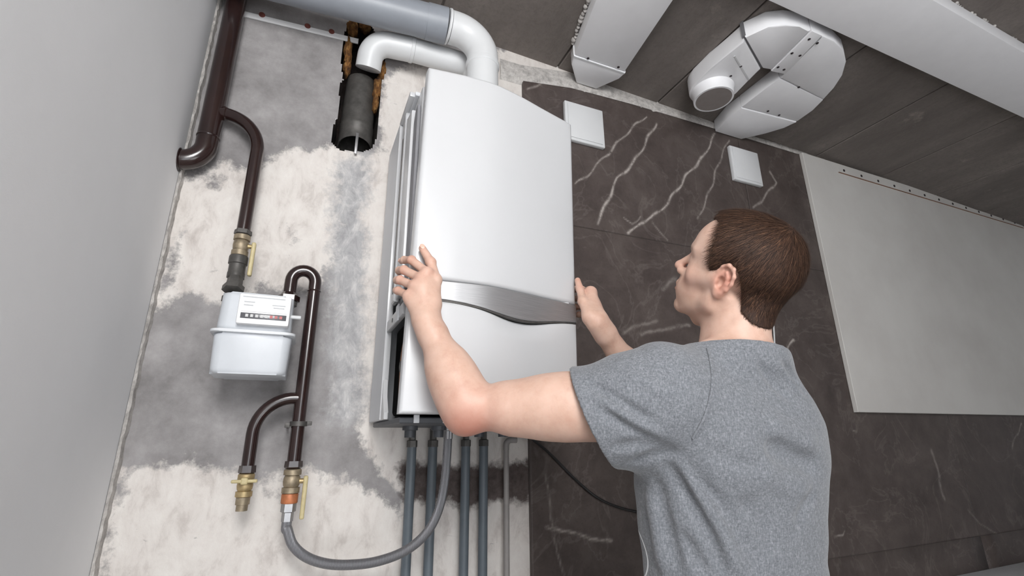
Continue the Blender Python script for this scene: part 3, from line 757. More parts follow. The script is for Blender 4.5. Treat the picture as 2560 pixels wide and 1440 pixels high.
ms = tag(empty('mounting_strip', (-.12, 1.494, 1.36)), 'thin white strip with rusty screw heads high on the bare wall', 'strip')
a = PY(560, 22, 1.494); b = PY(896, 103, 1.494)
bm = bmesh.new()
prism_bm(bm, [(a.x, a.z - .010), (b.x, b.z - .010), (b.x, b.z + .010), (a.x, a.z + .010)], 'y', 1.4925, 1.4990, .001, 1)
from_bm('strip', bm, M['label'], ms)
for u, v in ((655, 37), (769, 65), (829, 79)):
    p = PY(u, v, 1.492); lathe('screw', (p.x, 1.4925, p.z), (p.x, 0, p.z), [(0, .010), (.003, .009), (.005, .004)], M['rust'], ms, 12)

# ------------------------------------------------------------------ flat ventilation ducts on the ceiling
def seam(name, a, b, z, parent, w=.003, mat='white_plastic'):
    a = Vector((*a, z)); b = Vector((*b, z)); d = (b - a).normalized(); s = Vector((-d.y, d.x, 0)) * w
    bm = bmesh.new(); prism_bm(bm, [(p.x, p.y) for p in (a + s, b + s, b - s, a - s)], 'z', z - .0018, z + .001)
    return from_bm(name, bm, M[mat], parent)
def screws(parent, pts, z):
    for u, v in pts:
        p = PZ(u, v, z); lathe('screw', (p.x, p.y, z + .0005), (p.x, p.y, -9), [(0, .0055), (.0015, .0055), (.003, .003)], M['screw'], parent, 10)
d1 = tag(empty('straight_duct', (.98, .8, 1.47)), 'straight white flat duct running along the ceiling to the wall above the boiler', 'air duct')
zb = 1.478; top = lambda p: ceil(p[0]) - .0005
prism('channel', [(.70, .66), (1.005, .60), (1.112, 1.352), (.868, 1.352)], 'z', zb, top, M['duct'], d1, .006)
prism('end_coupler', [(.864, 1.3535), (1.117, 1.3535), (1.112, 1.395), (1.055, 1.4865), (.955, 1.4865), (.880, 1.40)], 'z', zb - .003, top, M['duct'], d1, .005)
screws(d1, [(1470, 146), (1546, 168)], zb - .003)
seam('seam', (.868, 1.357), (1.114, 1.357), zb - .003, d1)
# crumbs of plaster along its left edge
bm = bmesh.new()
for k in range(46):
    f = k / 45; x = .70 + .168 * f; y = .66 + .69 * f
    r = random.uniform(.006, .013)
    g = bmesh.ops.create_icosphere(bm, subdivisions=1, radius=r, matrix=Matrix.Translation((x - .004 - random.random() * .008, y, ceil(x) - .004)))
o = from_bm('plaster_crumbs', bm, M['crumbly'], ceiling, True); o['kind'] = 'stuff'

d2 = tag(empty('looped_duct', (1.72, 1.1, 1.44)), 'white flat duct bent into a U loop on the ceiling with a round port', 'air duct')
zb = 1.444
def arcp(cx, cy, rx, ry, a0, a1, n=12):
    return [(cx + rx * math.cos(math.radians(a0 + (a1 - a0) * k / n)), cy + ry * math.sin(math.radians(a0 + (a1 - a0) * k / n))) for k in range(n + 1)]
# port box (left arm end), rounded at the wall end
port = [(1.408, 1.006), (1.596, 1.094), (1.617, 1.24)] + arcp(1.512, 1.262, .105, .100, 0, 180, 14) + [(1.402, 1.16)]
prism('port_box', port, 'z', zb, top, M['duct'], d2, .006)
bend1 = [(1.402, .996), (1.440, .925), (1.490, .892), (1.545, .880), (1.600, .876), (1.640, 1.078), (1.600, 1.086)]
prism('bend', bend1, 'z', zb, top, M['duct'], d2, .006)
prism('coupler', [(1.6025, .873), (1.660, .873), (1.712, 1.072), (1.6425, 1.082)], 'z', zb - .004, top, M['duct'], d2, .004)
bend2 = [(1.6635, .876), (1.735, .876), (1.815, .893), (1.885, .930), (1.945, .985), (1.988, 1.050), (2.018, 1.120), (1.715, 1.098), (1.7155, 1.075)]
prism('bend', bend2, 'z', zb, top, M['duct'], d2, .006)
prism('arm', [(1.713, 1.1005), (2.020, 1.1225), (2.045, 1.190), (2.052, 1.275), (1.717, 1.300)], 'z', zb, top, M['duct'], d2, .005)
prism('wall_elbow', [(1.7175, 1.3025), (2.050, 1.2775), (2.035, 1.335), (1.985, 1.400), (1.915, 1.485), (1.745, 1.485), (1.716, 1.38)], 'z', zb - .004, top, M['duct'], d2, .006)
seam('seam', (1.437, 1.08), (1.6, 1.155), zb, d2)
screws(d2, [(1827, 190), (1852, 166)], zb)
screws(d2, [(2023, 98), (2043, 108), (1980, 133), (2000, 139), (1945, 168), (1960, 174)], zb - .004)
screws(d2, [(1997, 218)], zb); screws(d2, [(1920, 278), (1948, 288)], zb - .004)
pr = lathe('round_port', (1.508, 1.268, zb + .001), (1.508, 1.268, -9), [(0, .090), (.010, .085), (.045, .082), (.047, .082)], M['duct'], d2, 36)
lathe('port_opening', (1.508, 1.268, zb - .0462), (1.508, 1.268, -9), [(0, .074), (.0004, .074)], M['cavity'] if 'cavity' in M else simple('port_cavity', (.25, .22, .21), .8), pr, 36)
prism('groove', [(1.398, .99), (1.60, 1.084), (1.60, 1.10), (1.398, 1.005)], 'z', zb + .010, top, M['groove'], d2)
d3 = tag(empty('long_duct', (2.9, .74, 1.42)), 'long wide white flat duct crossing the ceiling at the upper right', 'air duct')
def dz(p): return ceil(p[0]) - .062
prism('channel', [(.55, .872), (.55, .632), (RIGHT - .01, .590), (RIGHT - .01, .780)], 'z', dz, top, M['duct'], d3, .006)
bm = bmesh.new()
for k in range(150):
    x = .9 + 2.6 * random.random(); y = .62 - .006 * random.random()
    bmesh.ops.create_icosphere(bm, subdivisions=1, radius=random.uniform(.003, .008), matrix=Matrix.Translation((x, y, ceil(x) - .003)))
o = from_bm('plaster_crumbs', bm, M['crumbly'], ceiling, True); o['kind'] = 'stuff'

# ------------------------------------------------------------------ the man: signed-distance modelling, meshed with surface nets
def A(*p): return np.array(p, float)
def npP(v): return np.array(v, float)
def DP(u, v, d): return npP(ROT @ Vector(((u - 1280) / FPX * d, (720 - v) / FPX * d, -d)))

class Prim:
    def __init__(s, f, lo, hi, k=0., op=1): s.f, s.lo, s.hi, s.k, s.op = f, np.array(lo, float), np.array(hi, float), k, op
def capsule(a, b, r1, r2=None, k=.02, op=1, flat=None):
    a = A(*a); b = A(*b); r2 = r1 if r2 is None else r2
    ab = b - a; L2 = ab @ ab + 1e-12
    def f(P):
        t = np.clip((P - a) @ ab / L2, 0, 1)
        q = P - a - t[..., None] * ab
        if flat is not None:                       # flattened section: squash along a direction
            n, s_ = flat; h = q @ n; q = q + (h * (1 / s_ - 1))[..., None] * n
        return np.sqrt((q * q).sum(-1)) - (r1 + (r2 - r1) * t)
    m = max(r1, r2)
    return Prim(f, np.minimum(a, b) - m, np.maximum(a, b) + m, k, op)
def ellip(c, r, R3=None, k=.02, op=1):
    """R3 rows: local axes in world."""
    c = A(*c); r = A(*r); R3 = np.eye(3) if R3 is None else np.array(R3, float)
    def f(P):
        q = (P - c) @ R3.T / r
        k0 = np.sqrt((q * q).sum(-1)) + 1e-9
        k1 = np.sqrt(((q / r) ** 2).sum(-1)) + 1e-9
        return k0 * (k0 - 1) / k1
    m = np.abs(R3.T) @ r
    return Prim(f, c - m, c + m, k, op)
def chain(pts, rads, k=.01, **kw):
    return [capsule(a, b, ra, rb, k, **kw) for a, b, ra, rb in zip(pts, pts[1:], rads, rads[1:])]
def smin(a, b, k):
    if k <= 0: return np.minimum(a, b)
    h = np.maximum(k - np.abs(a - b), 0) / k
    return np.minimum(a, b) - h * h * k * .25
def evaluate(prims, P, lo=None, hi=None):
    d = np.full(P.shape[:-1], .25)
    for p in prims:
        if lo is not None:
            m = p.k * 1.6 + .012
            if (p.lo - m > hi).any() or (p.hi + m < lo).any(): continue
        v = p.f(P)
        d = smin(d, v, p.k) if p.op > 0 else -smin(-d, v, p.k)
    return d
def surface_net(sdf, lo, hi, h, B=24):
    """sdf(P, blo, bhi) -> distances. Returns vertices and quads."""
    lo = np.array(lo, float); hi = np.array(hi, float)
    nb = np.ceil((hi - lo) / (h * B)).astype(int); G = nb * B + 4
    bi = np.stack(np.meshgrid(*[np.arange(n) for n in nb], indexing='ij'), -1).reshape(-1, 3)
    ctr = lo + (bi + .5) * B * h; rad = B * h * math.sqrt(3) / 2
    d0 = np.concatenate([sdf(c_, None, None) for c_ in np.array_split(ctr, max(1, len(ctr) // 4000))])
    bi = bi[np.abs(d0) < rad * 1.35 + .008]
    KV = []; VV = []; QQ = []
    off = np.stack(np.meshgrid(*[np.arange(B + 1)] * 3, indexing='ij'), -1)
    corners = [(i, j, k) for i in (0, 1) for j in (0, 1) for k in (0, 1)]
    edges = [(a, b) for a in range(8) for b in range(a + 1, 8) if sum(x != y for x, y in zip(corners[a], corners[b])) == 1]
    def key(c): return (c[..., 0] * G[1] + c[..., 1]) * G[2] + c[..., 2]
    for b in bi:
        base = b * B; P = lo + (base + off) * h
        D = sdf(P, P[0, 0, 0], P[-1, -1, -1]); I = D < 0
        s = sum(I[i:B + i, j:B + j, k:B + k].astype(np.int8) for i, j, k in corners)
        cells = np.argwhere((s > 0) & (s < 8))
        if not len(cells): continue
        dv = np.stack([D[cells[:, 0] + i, cells[:, 1] + j, cells[:, 2] + k] for i, j, k in corners], 1)
        acc = np.zeros((len(cells), 3)); cnt = np.zeros(len(cells))
        for a, e in edges:
            da, de = dv[:, a], dv[:, e]; m = (da < 0) != (de < 0)
            t = np.where(m, da / np.where(m, da - de, 1), 0)
            p = np.array(corners[a]) + t[:, None] * (np.array(corners[e]) - np.array(corners[a]))
            acc += p * m[:, None]; cnt += m
        VV.append(lo + (base + cells + acc / cnt[:, None]) * h); KV.append(key(base + cells + 1))
        for ax in range(3):
            o = [0, 0, 0]; o[ax] = 1
            Ia = I[:B, :B, :B]; Ib = I[o[0]:B + o[0], o[1]:B + o[1], o[2]:B + o[2]]
            e = np.argwhere(Ia != Ib)
            if not len(e): continue
            inn = Ia[e[:, 0], e[:, 1], e[:, 2]]
            u = np.zeros(3, int); w = np.zeros(3, int); u[(ax + 1) % 3] = 1; w[(ax + 2) % 3] = 1
            c = base + e + 1
            q = np.stack([key(c - u - w), key(c - w), key(c), key(c - u)], 1)
            QQ.append(np.where(inn[:, None], q, q[:, ::-1]))
    K = np.concatenate(KV); V = np.concatenate(VV); Q = np.concatenate(QQ)
    o = np.argsort(K); K = K[o]; V = V[o]
    ix = np.clip(np.searchsorted(K, Q), 0, len(K) - 1); ok = (K[ix] == Q).all(1)
    return V, ix[ok]
def np_mesh(name, V, Q, mat, parent=None, attrs=None, smooth=True):
    pl = np.array(world_loc(parent)) if parent is not None else np.zeros(3)
    me = bpy.data.meshes.new(name)
    me.vertices.add(len(V)); me.vertices.foreach_set('co', (V - pl).ravel().astype(np.float32))
    me.loops.add(Q.size); me.loops.foreach_set('vertex_index', Q.ravel().astype(np.int32))
    me.polygons.add(len(Q)); me.polygons.foreach_set('loop_start', (np.arange(len(Q)) * Q.shape[1]).astype(np.int32))
    me.update(calc_edges=True); me.materials.append(mat)
    if smooth: me.polygons.foreach_set('use_smooth', [True] * len(me.polygons))
    for k, v in (attrs or {}).items():
        a = me.attributes.new(k, 'FLOAT', 'POINT'); a.data.foreach_set('value', v.astype(np.float32))
    return link(bpy.data.objects.new(name, me), parent)
def relax(V, Q, n=2, w=.5):
    """Laplacian smoothing of a quad mesh."""
    e = np.concatenate([Q[:, [0, 1]], Q[:, [1, 2]], Q[:, [2, 3]], Q[:, [3, 0]]]); e = np.concatenate([e, e[:, ::-1]])
    cnt = np.maximum(np.bincount(e[:, 0], minlength=len(V)), 1)[:, None]
    for _ in range(n):
        s = np.stack([np.bincount(e[:, 0], V[e[:, 1], i], len(V)) for i in range(3)], 1)
        V = V + (s / cnt - V) * w
    return V

# ---- head frame: yaw to the left, looking up, tilted
hy_, hp_, hr_ = math.radians(-32), math.radians(35), math.radians(-20)
F0 = A(math.sin(hy_), math.cos(hy_), 0); L0 = A(-math.cos(hy_), math.sin(hy_), 0); U0 = A(0, 0, 1)
HF = F0 * math.cos(hp_) + U0 * math.sin(hp_); HU = U0 * math.cos(hp_) - F0 * math.sin(hp_)
HL, HU = L0 * math.cos(hr_) + HU * math.sin(hr_), HU * math.cos(hr_) - L0 * math.sin(hr_)
HM = np.array([HF, HL, HU]); HT = A(.790, .684, .308)
def H(f, l, u): return HT + f * HF + l * HL + u * HU
def hloc(P): return (P - HT) @ HM.T
def hell(f, l, u, a, b, c, k=.02, op=1, rot=None):
    return ellip(H(f, l, u), (a, b, c), HM if rot is None else rot @ HM, k, op)
def hcap(p, q, r1, r2=None, k=.012, op=1): return capsule(H(*p), H(*q), r1, r2, k, op)
def rotm(axis, deg):
    return np.array(Matrix.Rotation(math.radians(deg), 3, axis))

NB = A(.788, .706, .160)                           # base of the neck
head = [hell(-.004, 0, .046, .096, .074, .083, .0), hell(.040, 0, .050, .054, .060, .058, .03), hell(.042, 0, -.028, .054, .053, .078, .03),
        hell(.040, 0, -.062, .044, .041, .033, .025)]
for s in (1, -1):
    head += [hcap((.004, s * .0515, -.050), (.072, s * .015, -.0945), .0125, .0130, .016), hcap((.002, s * .056, .0), (.006, s * .052, -.052), .014, .014, .025),
             hcap((.060, s * .046, -.014), (.012, s * .060, .0), .015, .012, .025), hcap((.0895, s * .013, .035), (.071, s * .046, .037), .0105, .010, .014)]
head += [hell(.0815, 0, -.0945, .0150, .019, .0150, .014), hell(.074, 0, -.056, .029, .034, .028, .02)]
for s in (1, -1):
    head += [hell(.097, s * .033, .014, .016, .017, .0125, .012, -1), hell(.0735, s * .031, .013, .0145, .0145, .0135, .006),
             hell(.0885, s * .031, .0122, .005, .0115, .0022, .003, -1)]
head += [hcap((.0920, 0, .021), (.1165, 0, -.013), .0068, .0084, .009), hell(.1180, 0, -.0172, .0102, .0096, .0090, .006)]
for s in (1, -1): head += [hell(.1035, s * .0115, -.0235, .0115, .0075, .0085, .008), hell(.110, s * .0062, -.0300, .006, .0038, .004, .003, -1)]
head += [hcap((.1015, 0, -.030), (.1005, 0, -.048), .0055, .006, .008)]
head += [hcap((.1030, s * .003, -.0525), (.088, s * .023, -.0580), .0066, .003, .005) for s in (1, -1)]
head += [hcap((.1010, s * .001, -.0670), (.088, s * .020, -.0605), .0070, .003, .005) for s in (1, -1)]
head += [hcap((.109, 0, -.0598), (.090, s * .024, -.0598), .0016, .0012, .003, -1) for s in (1, -1)]
head += [hcap((.1040, 0, -.0790), (.094, .012, -.0785), .0035, .002, .012, -1), hcap((.1040, 0, -.0790), (.094, -.012, -.0785), .0035, .002, .012, -1)]
# ears
def ear(s):
    R = rotm('Z', 9 * s)                           # turned outwards at the back
    def e(f, u, o=0): return (f - .004, s * (.0745 + (.012 - f) * .16 + o), u + .002)
    out = [hell(*e(-.004, .004, -.004), .0175, .0055, .030, .012, 1, R), hcap(e(.008, -.004, -.004), e(-.002, -.026, -.003), .006, .0055, .010)]
    hx = [e(.007, .004, -.002), e(.0125, .016, 0), e(.008, .028, .002), e(-.003, .0345, .004), e(-.0145, .031, .005), e(-.0205, .018, .005), e(-.0205, .003, .004), e(-.0155, -.011, .003), e(-.008, -.021, .002), e(-.001, -.0265, .000)]
    out += [capsule(H(*a), H(*b), .0038, .0038, .004) for a, b in zip(hx, hx[1:])]
    out += [hell(*e(-.001, -.024, 0), .0075, .0055, .0085, .006)]
    out += [hell(*e(.0012, -.002, .006), .0085, .0110, .0125, .003, -1), hell(*e(-.002, .0235, .007), .0080, .0065, .0060, .003, -1), hell(*e(-.0150, .010, .008), .0026, .0065, .0150, .003, -1)]
    ah = [e(-.004, .020, .002), e(-.010, .011, .003), e(-.0115, .000, .003), e(-.007, -.011, .002)]
    out += [capsule(H(*a), H(*b), .0034, .0034, .004) for a, b in zip(ah, ah[1:])]
    out += [hell(*e(.0105, -.003, .001), .0042, .0045, .0058, .004)]
    return out
ears = ear(1) + ear(-1)
neck = [capsule(H(-.022, 0, -.045), NB + A(.003, 0, 0), .053, .0535, .022), capsule(H(-.004, 0, -.066), NB + A(-.010, .032, .0), .038, .040, .022), capsule(H(-.056, 0, -.02), NB + A(.004, -.018, .02), .034, .039, .03),
        capsule(H(-.022, .056, -.030), NB + A(-.022, .048, -.005), .012, .012, .018), capsule(H(-.022, -.056, -.030), NB + A(.038, .055, -.005), .013, .013, .022),
        hell(.034, 0, -.112, .010, .010, .010, .02)]

# ---- arms
SL = npP(DP(1655, 1008, .852)); DL = npP(DP(1645, 950, .868)); EL = npP(DP(1170, 1022, .915)); WL = npP(PY(1067, 804, .955))
SR = A(.945, .775, .080); ER = A(.852, 1.068, .103); WR = A(.664, 1.000, .276)
def lerp(a, b, t): return a + (b - a) * t
def arm(S_, E_, W_):
    up = (S_ - E_) / np.linalg.norm(S_ - E_); fo = (W_ - E_) / np.linalg.norm(W_ - E_)
    inn = up + fo; inn /= np.linalg.norm(inn)       # inside of the elbow
    side = np.cross(up, fo); side /= np.linalg.norm(side)
    return [capsule(S_, lerp(S_, E_, .55), .060, .0505, .03), capsule(lerp(S_, E_, .5), E_, .0505, .0375, .03),
            capsule(lerp(S_, E_, .30) + inn * .014, lerp(S_, E_, .80) + inn * .010, .044, .034, .03),
            capsule(lerp(S_, E_, .25) - inn * .016, lerp(S_, E_, .72) - inn * .012, .046, .036, .03),
            capsule(E_ - inn * .010 + fo * .004, E_ - inn * .0225 - fo * .004, .030, .0190, .028),
            capsule(E_, lerp(E_, W_, .32), .0385, .0410, .03), capsule(lerp(E_, W_, .28), W_, .0410, .0260, .03),
            capsule(lerp(E_, W_, .06) + side * .010, lerp(E_, W_, .48) + side * .006, .038, .031, .03),
            capsule(lerp(E_, W_, .10) - side * .010, lerp(E_, W_, .45) - side * .007, .036, .030, .03),
            capsule(lerp(E_, W_, .86) + side * .009, W_ + side * .010, .0225, .0205, .02), capsule(lerp(E_, W_, .86) - side * .009, W_ - side * .010, .0225, .0205, .02)]
armL = arm(SL, EL, WL) + [capsule(DL, lerp(SL, EL, .18), .052, .046, .04)]; armR = arm(SR, ER, WR)
for p_ in armR[5:]: p_.f = (lambda f: (lambda P: f(P) + .0028))(p_.f)

# ---- hands
def finger(pts, r0, k=.006):
    n = len(pts); rs = [r0 * (1 - .10 * i) for i in range(n)]
    out = [capsule(a, b, ra, rb, k) for a, b, ra, rb in zip(pts, pts[1:], rs, rs[1:])]
    for p, r in zip(pts[1:-1], rs[1:-1]): out.append(ellip(p, (r * 1.07,) * 3, None, .004))
    return out
xs_ = .1765
mL = [npP(PY(1069, 683, .964)), npP(PY(1053, 697, .964)), npP(PY(1037, 716, .967)), npP(PY(1023, 740, .972))]
pL = [npP(PY(1029, 650, .994)), npP(PY(1010, 675, .998)), npP(PY(1000, 700, 1.003)), npP(PY(996, 727, 1.006))]
tL = [npP(PY(1004, 653, 1.056)), npP(PY(992, 680, 1.066)), npP(PY(987, 703, 1.064)), npP(PY(986, 727, 1.050))]
for p_ in tL: p_[0] = max(p_[0], .1765)
handL = []
for i, (m, p, t) in enumerate(zip(mL, pL, tL)):
    r = (.0098, .0101, .0097, .0089)[i]
    mid = lerp(p, t, .52) + A(-.0045, 0, .001)
    handL += finger([m, p, mid, t], r, .003)
    handL += [capsule(lerp(WL, m, .12), m, .0150, .0110, .010), ellip(m, (.0114,) * 3, None, .006)]
handL += [capsule(lerp(WL, mL[1], .1), lerp(WL, mL[1], .75), .021, .019, .016), capsule(WL + (mL[3] - WL) * .15, lerp(WL, mL[3], .8), .0175, .0135, .016)]
cmc = npP(PY(1081, 760, .958)); mcp = npP(PY(1089, 700, .966)); ip = npP(PY(1077, 656, .984)); tp = npP(PY(1056, 621, .9955))
handL += [capsule(lerp(WL, cmc, .5), cmc, .018, .0165, .016), capsule(cmc, mcp, .0165, .0125, .012), capsule(cmc, lerp(mL[0], mL[1], .3), .012, .0095, .012),
          capsule(mcp, ip, .0118, .0103, .006), capsule(ip, tp, .0105, .0082, .005), ellip(mcp, (.0128,) * 3, None, .006), ellip(ip, (.0110,) * 3, None, .005)]
mR = [A(.6785, 1.046, .368), A(.6835, 1.050, .346), A(.685, 1.046, .323), A(.684, 1.036, .302)]
tR = [A(.664, 1.135, .402), A(.664, 1.148, .378), A(.664, 1.140, .350), A(.664, 1.118, .322)]
handR = []
for i, (m, t) in enumerate(zip(mR, tR)):
    r = (.0098, .0100, .0095, .0086)[i]
    p = lerp(m, t, .46) + A(.006, 0, .004); q = lerp(m, t, .75) + A(.003, 0, .002)
    handR += finger([m, p, q, t], r, .005)
    handR += [capsule(lerp(WR, m, .12), m, .0155, .0125, .016), ellip(m, (.012,) * 3, None, .008)]
handR += [capsule(lerp(WR, mR[1], .1), lerp(WR, mR[1], .75), .020, .018, .016)]
cmr = npP(PY(1474, 792, 1.005)); mcr = npP(PY(1457, 754, 1.030)); ipr = npP(PY(1450, 723, 1.050)); tpr = npP(PY(1444, 701, 1.0595))
handR += [capsule(lerp(WR, cmr, .5), cmr, .017, .0155, .016), capsule(cmr, mcr, .0150, .0118, .012), capsule(cmr, mR[0], .012, .011, .016),
          capsule(mcr, ipr, .0112, .0098, .006), capsule(ipr, tpr, .0100, .0078, .005), ellip(mcr, (.0122,) * 3, None, .006)]

# ---- torso by sections (z, centre, half width, half depth)
TY = math.radians(-6); tfx = A(math.cos(TY), math.sin(TY)); tfy = A(-math.sin(TY), math.cos(TY))
SEC = np.array([(-.62, .770, .765, .175, .118), (-.46, .770, .765, .172, .116), (-.30, .772, .764, .170, .114), (-.22, .772, .763, .172, .115), (-.15, .773, .757, .180, .119), (-.09, .772, .750, .185, .123), (-.03, .770, .744, .186, .124),
                (.02, .770, .740, .183, .120), (.065, .772, .735, .168, .108), (.105, .775, .728, .142, .092), (.140, .781, .718, .105, .078), (.175, .786, .710, .070, .066)])
def torso_d(P, grow=0.):
    z = P[..., 2]; S_ = [np.interp(z, SEC[:, 0], SEC[:, i]) for i in range(1, 5)]
    dx = P[..., 0] - S_[0]; dy = P[..., 1] - S_[1]
    a = S_[2] + grow; b = S_[3] + grow
    x = np.abs(dx * tfx[0] + dy * tfx[1]) / a; y = np.abs(dx * tfy[0] + dy * tfy[1]) / b
    q = (x ** 2.35 + y ** 2.35) ** (1 / 2.35)
    d = (q - 1) * np.minimum(a, b) * .92
    return np.maximum(d, np.maximum(z - (.17 + grow), -.60 - z))
torso = Prim(lambda P: torso_d(P, -.014), (.55, .58, -.62), (1.0, .90, .2), .05)
trap = [capsule(DL + A(.03, .005, -.01), NB + A(-.02, -.01, .0), .046, .040, .04), capsule(SR + A(-.03, -.01, .0), NB + A(.02, -.01, .0), .046, .040, .04)]
skin_prims = [torso] + trap + armL + armR + neck + head + ears + handL + handR
BLO, BHI = A(.13, .52, -.62), A(1.08, 1.20, .50)
def skin_sdf(P, lo, hi): return evaluate(skin_prims, P, lo, hi)
V, Q = surface_net(skin_sdf, BLO, BHI, .00165)
V = relax(V, Q, 1, .3)

# ---- skin tint: lips, ears, knuckles, elbow, stubble (pigment only)
hl = hloc(V)
near_head = (np.linalg.norm(V - HT, axis=1) < .2)
def blob(c, r): return np.exp(-((V - A(*c)) ** 2).sum(1) / (r * r))
red = np.zeros(len(V))
red += 1.0 * np.exp(-((hl - A(.098, 0, -.060)) ** 2 / A(.014, .019, .0085) ** 2).sum(1)) * near_head
for s in (1, -1):
    red += .8 * np.exp(-((hl - A(-.012, s * .082, .004)) ** 2 / A(.026, .013, .036) ** 2).sum(1)) * near_head
    red += .30 * np.exp(-((hl - A(.066, s * .046, -.022)) ** 2 / A(.03, .03, .025) ** 2).sum(1)) * near_head
red += .45 * np.exp(-((hl - A(.113, 0, -.018)) ** 2 / A(.016, .016, .016) ** 2).sum(1)) * near_head
red += .85 * blob(EL + A(-.005, -.02, -.035), .055)
for p in mL + pL + tL: red += .35 * blob(p, .016)
for p in mR + tR + [tp, tpr, ip, ipr]: red += .35 * blob(p, .016)
red = np.clip(red, 0, 1.2)
stub = np.zeros(len(V))
jaw = near_head & (hl[:, 2] < -.03)
stub[jaw] = np.clip((-.03 - hl[jaw, 2]) / .03, 0, 1) * np.clip((hl[jaw, 0] - .0) / .03, 0, 1) * np.clip((hl[jaw, 2] + .145) / .03, 0, 1)
brow = sum(np.exp(-((hl - A(.083, s * .034, .034 + 0)) ** 2 / A(.02, .018, .0042) ** 2).sum(1)) for s in (1, -1)) * near_head
t = NT('skin'); v = t.geo(); f = t.noise(v, 26, 6, .65); g = t.noise(v, 240, 3, .6)
c = t.ramp(f, [(.25, srgb(188, 150, 132)), (.5, srgb(202, 168, 151)), (.8, srgb(212, 181, 165))])
c = t.mix(t.math('MULTIPLY', t.attr('red'), .75, True), c, srgb(186, 108, 90))
c = t.mix(t.math('MULTIPLY', t.attr('stubble'), .28), c, srgb(150, 118, 100))
c = t.mix(t.math('MULTIPLY', t.attr('brow'), .85), c, srgb(92, 60, 44))
t.base(c); t.set(Roughness=.48); t.b.inputs['Specular IOR Level'].default_value = .4
t.b.inputs['Subsurface Weight'].default_value = .16; t.b.inputs['Subsurface Radius'].default_value = (.012, .005, .003); t.b.inputs['Subsurface Scale'].default_value = .6
t.bump(t.math('ADD', t.math('MULTIPLY', f, .6), t.math('MULTIPLY', g, .4)), .12, .002); M['skin'] = t.m

man = empty('person', (.77, .75, FLOOR))
tag(man, 'man in a grey t-shirt looking up and holding the boiler front with both hands', 'person')
np_mesh('body', V, Q, M['skin'], man, {'red': red, 'stubble': stub, 'brow': brow})
M['eye'] = simple('eye_white', (.7, .68, .66), .2); M['iris'] = simple('iris', (.10, .09, .07), .2)
for s in (1, -1):
    c_ = H(.0722, s * .031, .0125)
    bm = bmesh.new(); bmesh.ops.create_uvsphere(bm, u_segments=20, v_segments=12, radius=.0136, matrix=Matrix.Translation(c_))
    e = from_bm('eye', bm, M['eye'], man, True)
    lathe('iris', H(.0848, s * .0315, .0125), H(.3, s * .033, .0125), [(0, .0056), (.0012, .0046), (.0016, .001)], M['iris'], e, 14)
# finger nails of the hands
M['nail'] = simple('nail', srgb(226, 178, 160), .3)
def nail(name, c, n, d, w, l):
    n = Vector(n).normalized(); d = Vector(d); d = (d - n * d.dot(n)).normalized(); s = n.cross(d)
    bm = bmesh.new()
    bmesh.ops.create_uvsphere(bm, u_segments=12, v_segments=8, radius=1, matrix=Matrix.Translation(c) @ Matrix((s, d, n)).transposed().to_4x4() @ Matrix.Diagonal((w, l, .0012, 1)))
    from_bm(name, bm, M['nail'], man, True)
for p, q, r in zip(tL, pL, (.0070, .0071, .0068, .0062)):
    d = Vector(p - q).normalized(); n = Vector((-1, -.15, .25)); n = (n - d * n.dot(d)).normalized()
    nail('fingernail', Vector(p) + n * r * .97, n, d, .0048, .0060)
d = Vector(tp - ip).normalized(); n = Vector((-.15, -1, .1)); n = (n - d * n.dot(d)).normalized()
nail('thumbnail', Vector(tp) + n * .0083, n, d, .0056, .0070)

# ---- hair: a cap that follows the skull plus short combed strands
def hair_region(q):
    """> 0 inside the hair, in head coordinates."""
    f, l, u = q[..., 0], np.abs(q[..., 1]), q[..., 2]
    line = np.interp(f, [-.13, -.10, -.08, -.054, -.042, -.030, -.020, .000, .010, .013, .027, .032, .036, .040, .052, .075, .10],
                     [-.057, -.057, -.053, -.041, -.014, .022, .033, .034, .010, .006, .003, .018, .040, .072, .100, .124, .15])
    line = line - np.where(f > .040, .034 * np.clip((.046 - l) / .046, 0, 1) * np.clip((f - .040) / .02, 0, 1), 0)
    return u - line
cran = [hell(-.0045, 0, .0465, .0965, .0745, .0835, .0), hell(.040, 0, .050, .0545, .0605, .0585, .03), capsule(H(-.056, 0, -.02), NB + A(.004, -.018, .02), .0345, .0395, .03), capsule(H(-.020, 0, -.045), NB, .0565, .0560, .03)]
def hair_sdf(P, lo, hi):
    d = evaluate(cran, P, None, None); q = hloc(P); r = hair_region(q)
    th = np.clip(r / .030, 0, 1)
    thick = .0020 + .0100 * th ** .7 * np.clip(.55 + (q[..., 2] + .02) / .12, .35, 1.0) + .005 * np.clip((-q[..., 0] - .03) / .06, 0, 1) * np.clip((q[..., 2] + .03) / .06, 0, 1)
    return np.maximum(d - thick, -r)
hc = H(0, 0, .03)
HV, HQ = surface_net(hair_sdf, hc - .16, hc + .16, .0022)
t = NT('brown_hair'); v = t.geo(); f = t.noise(v, 90, 4, .6)
t.base(t.ramp(f, [(.3, srgb(40, 28, 23)), (.7, srgb(62, 44, 35))])); t.set(Roughness=.65)
t.b.inputs['Specular IOR Level'].default_value = .2; M['hair'] = t.m
cap = np_mesh('hair', relax(HV, HQ, 1, .4), HQ, M['hair'], man)
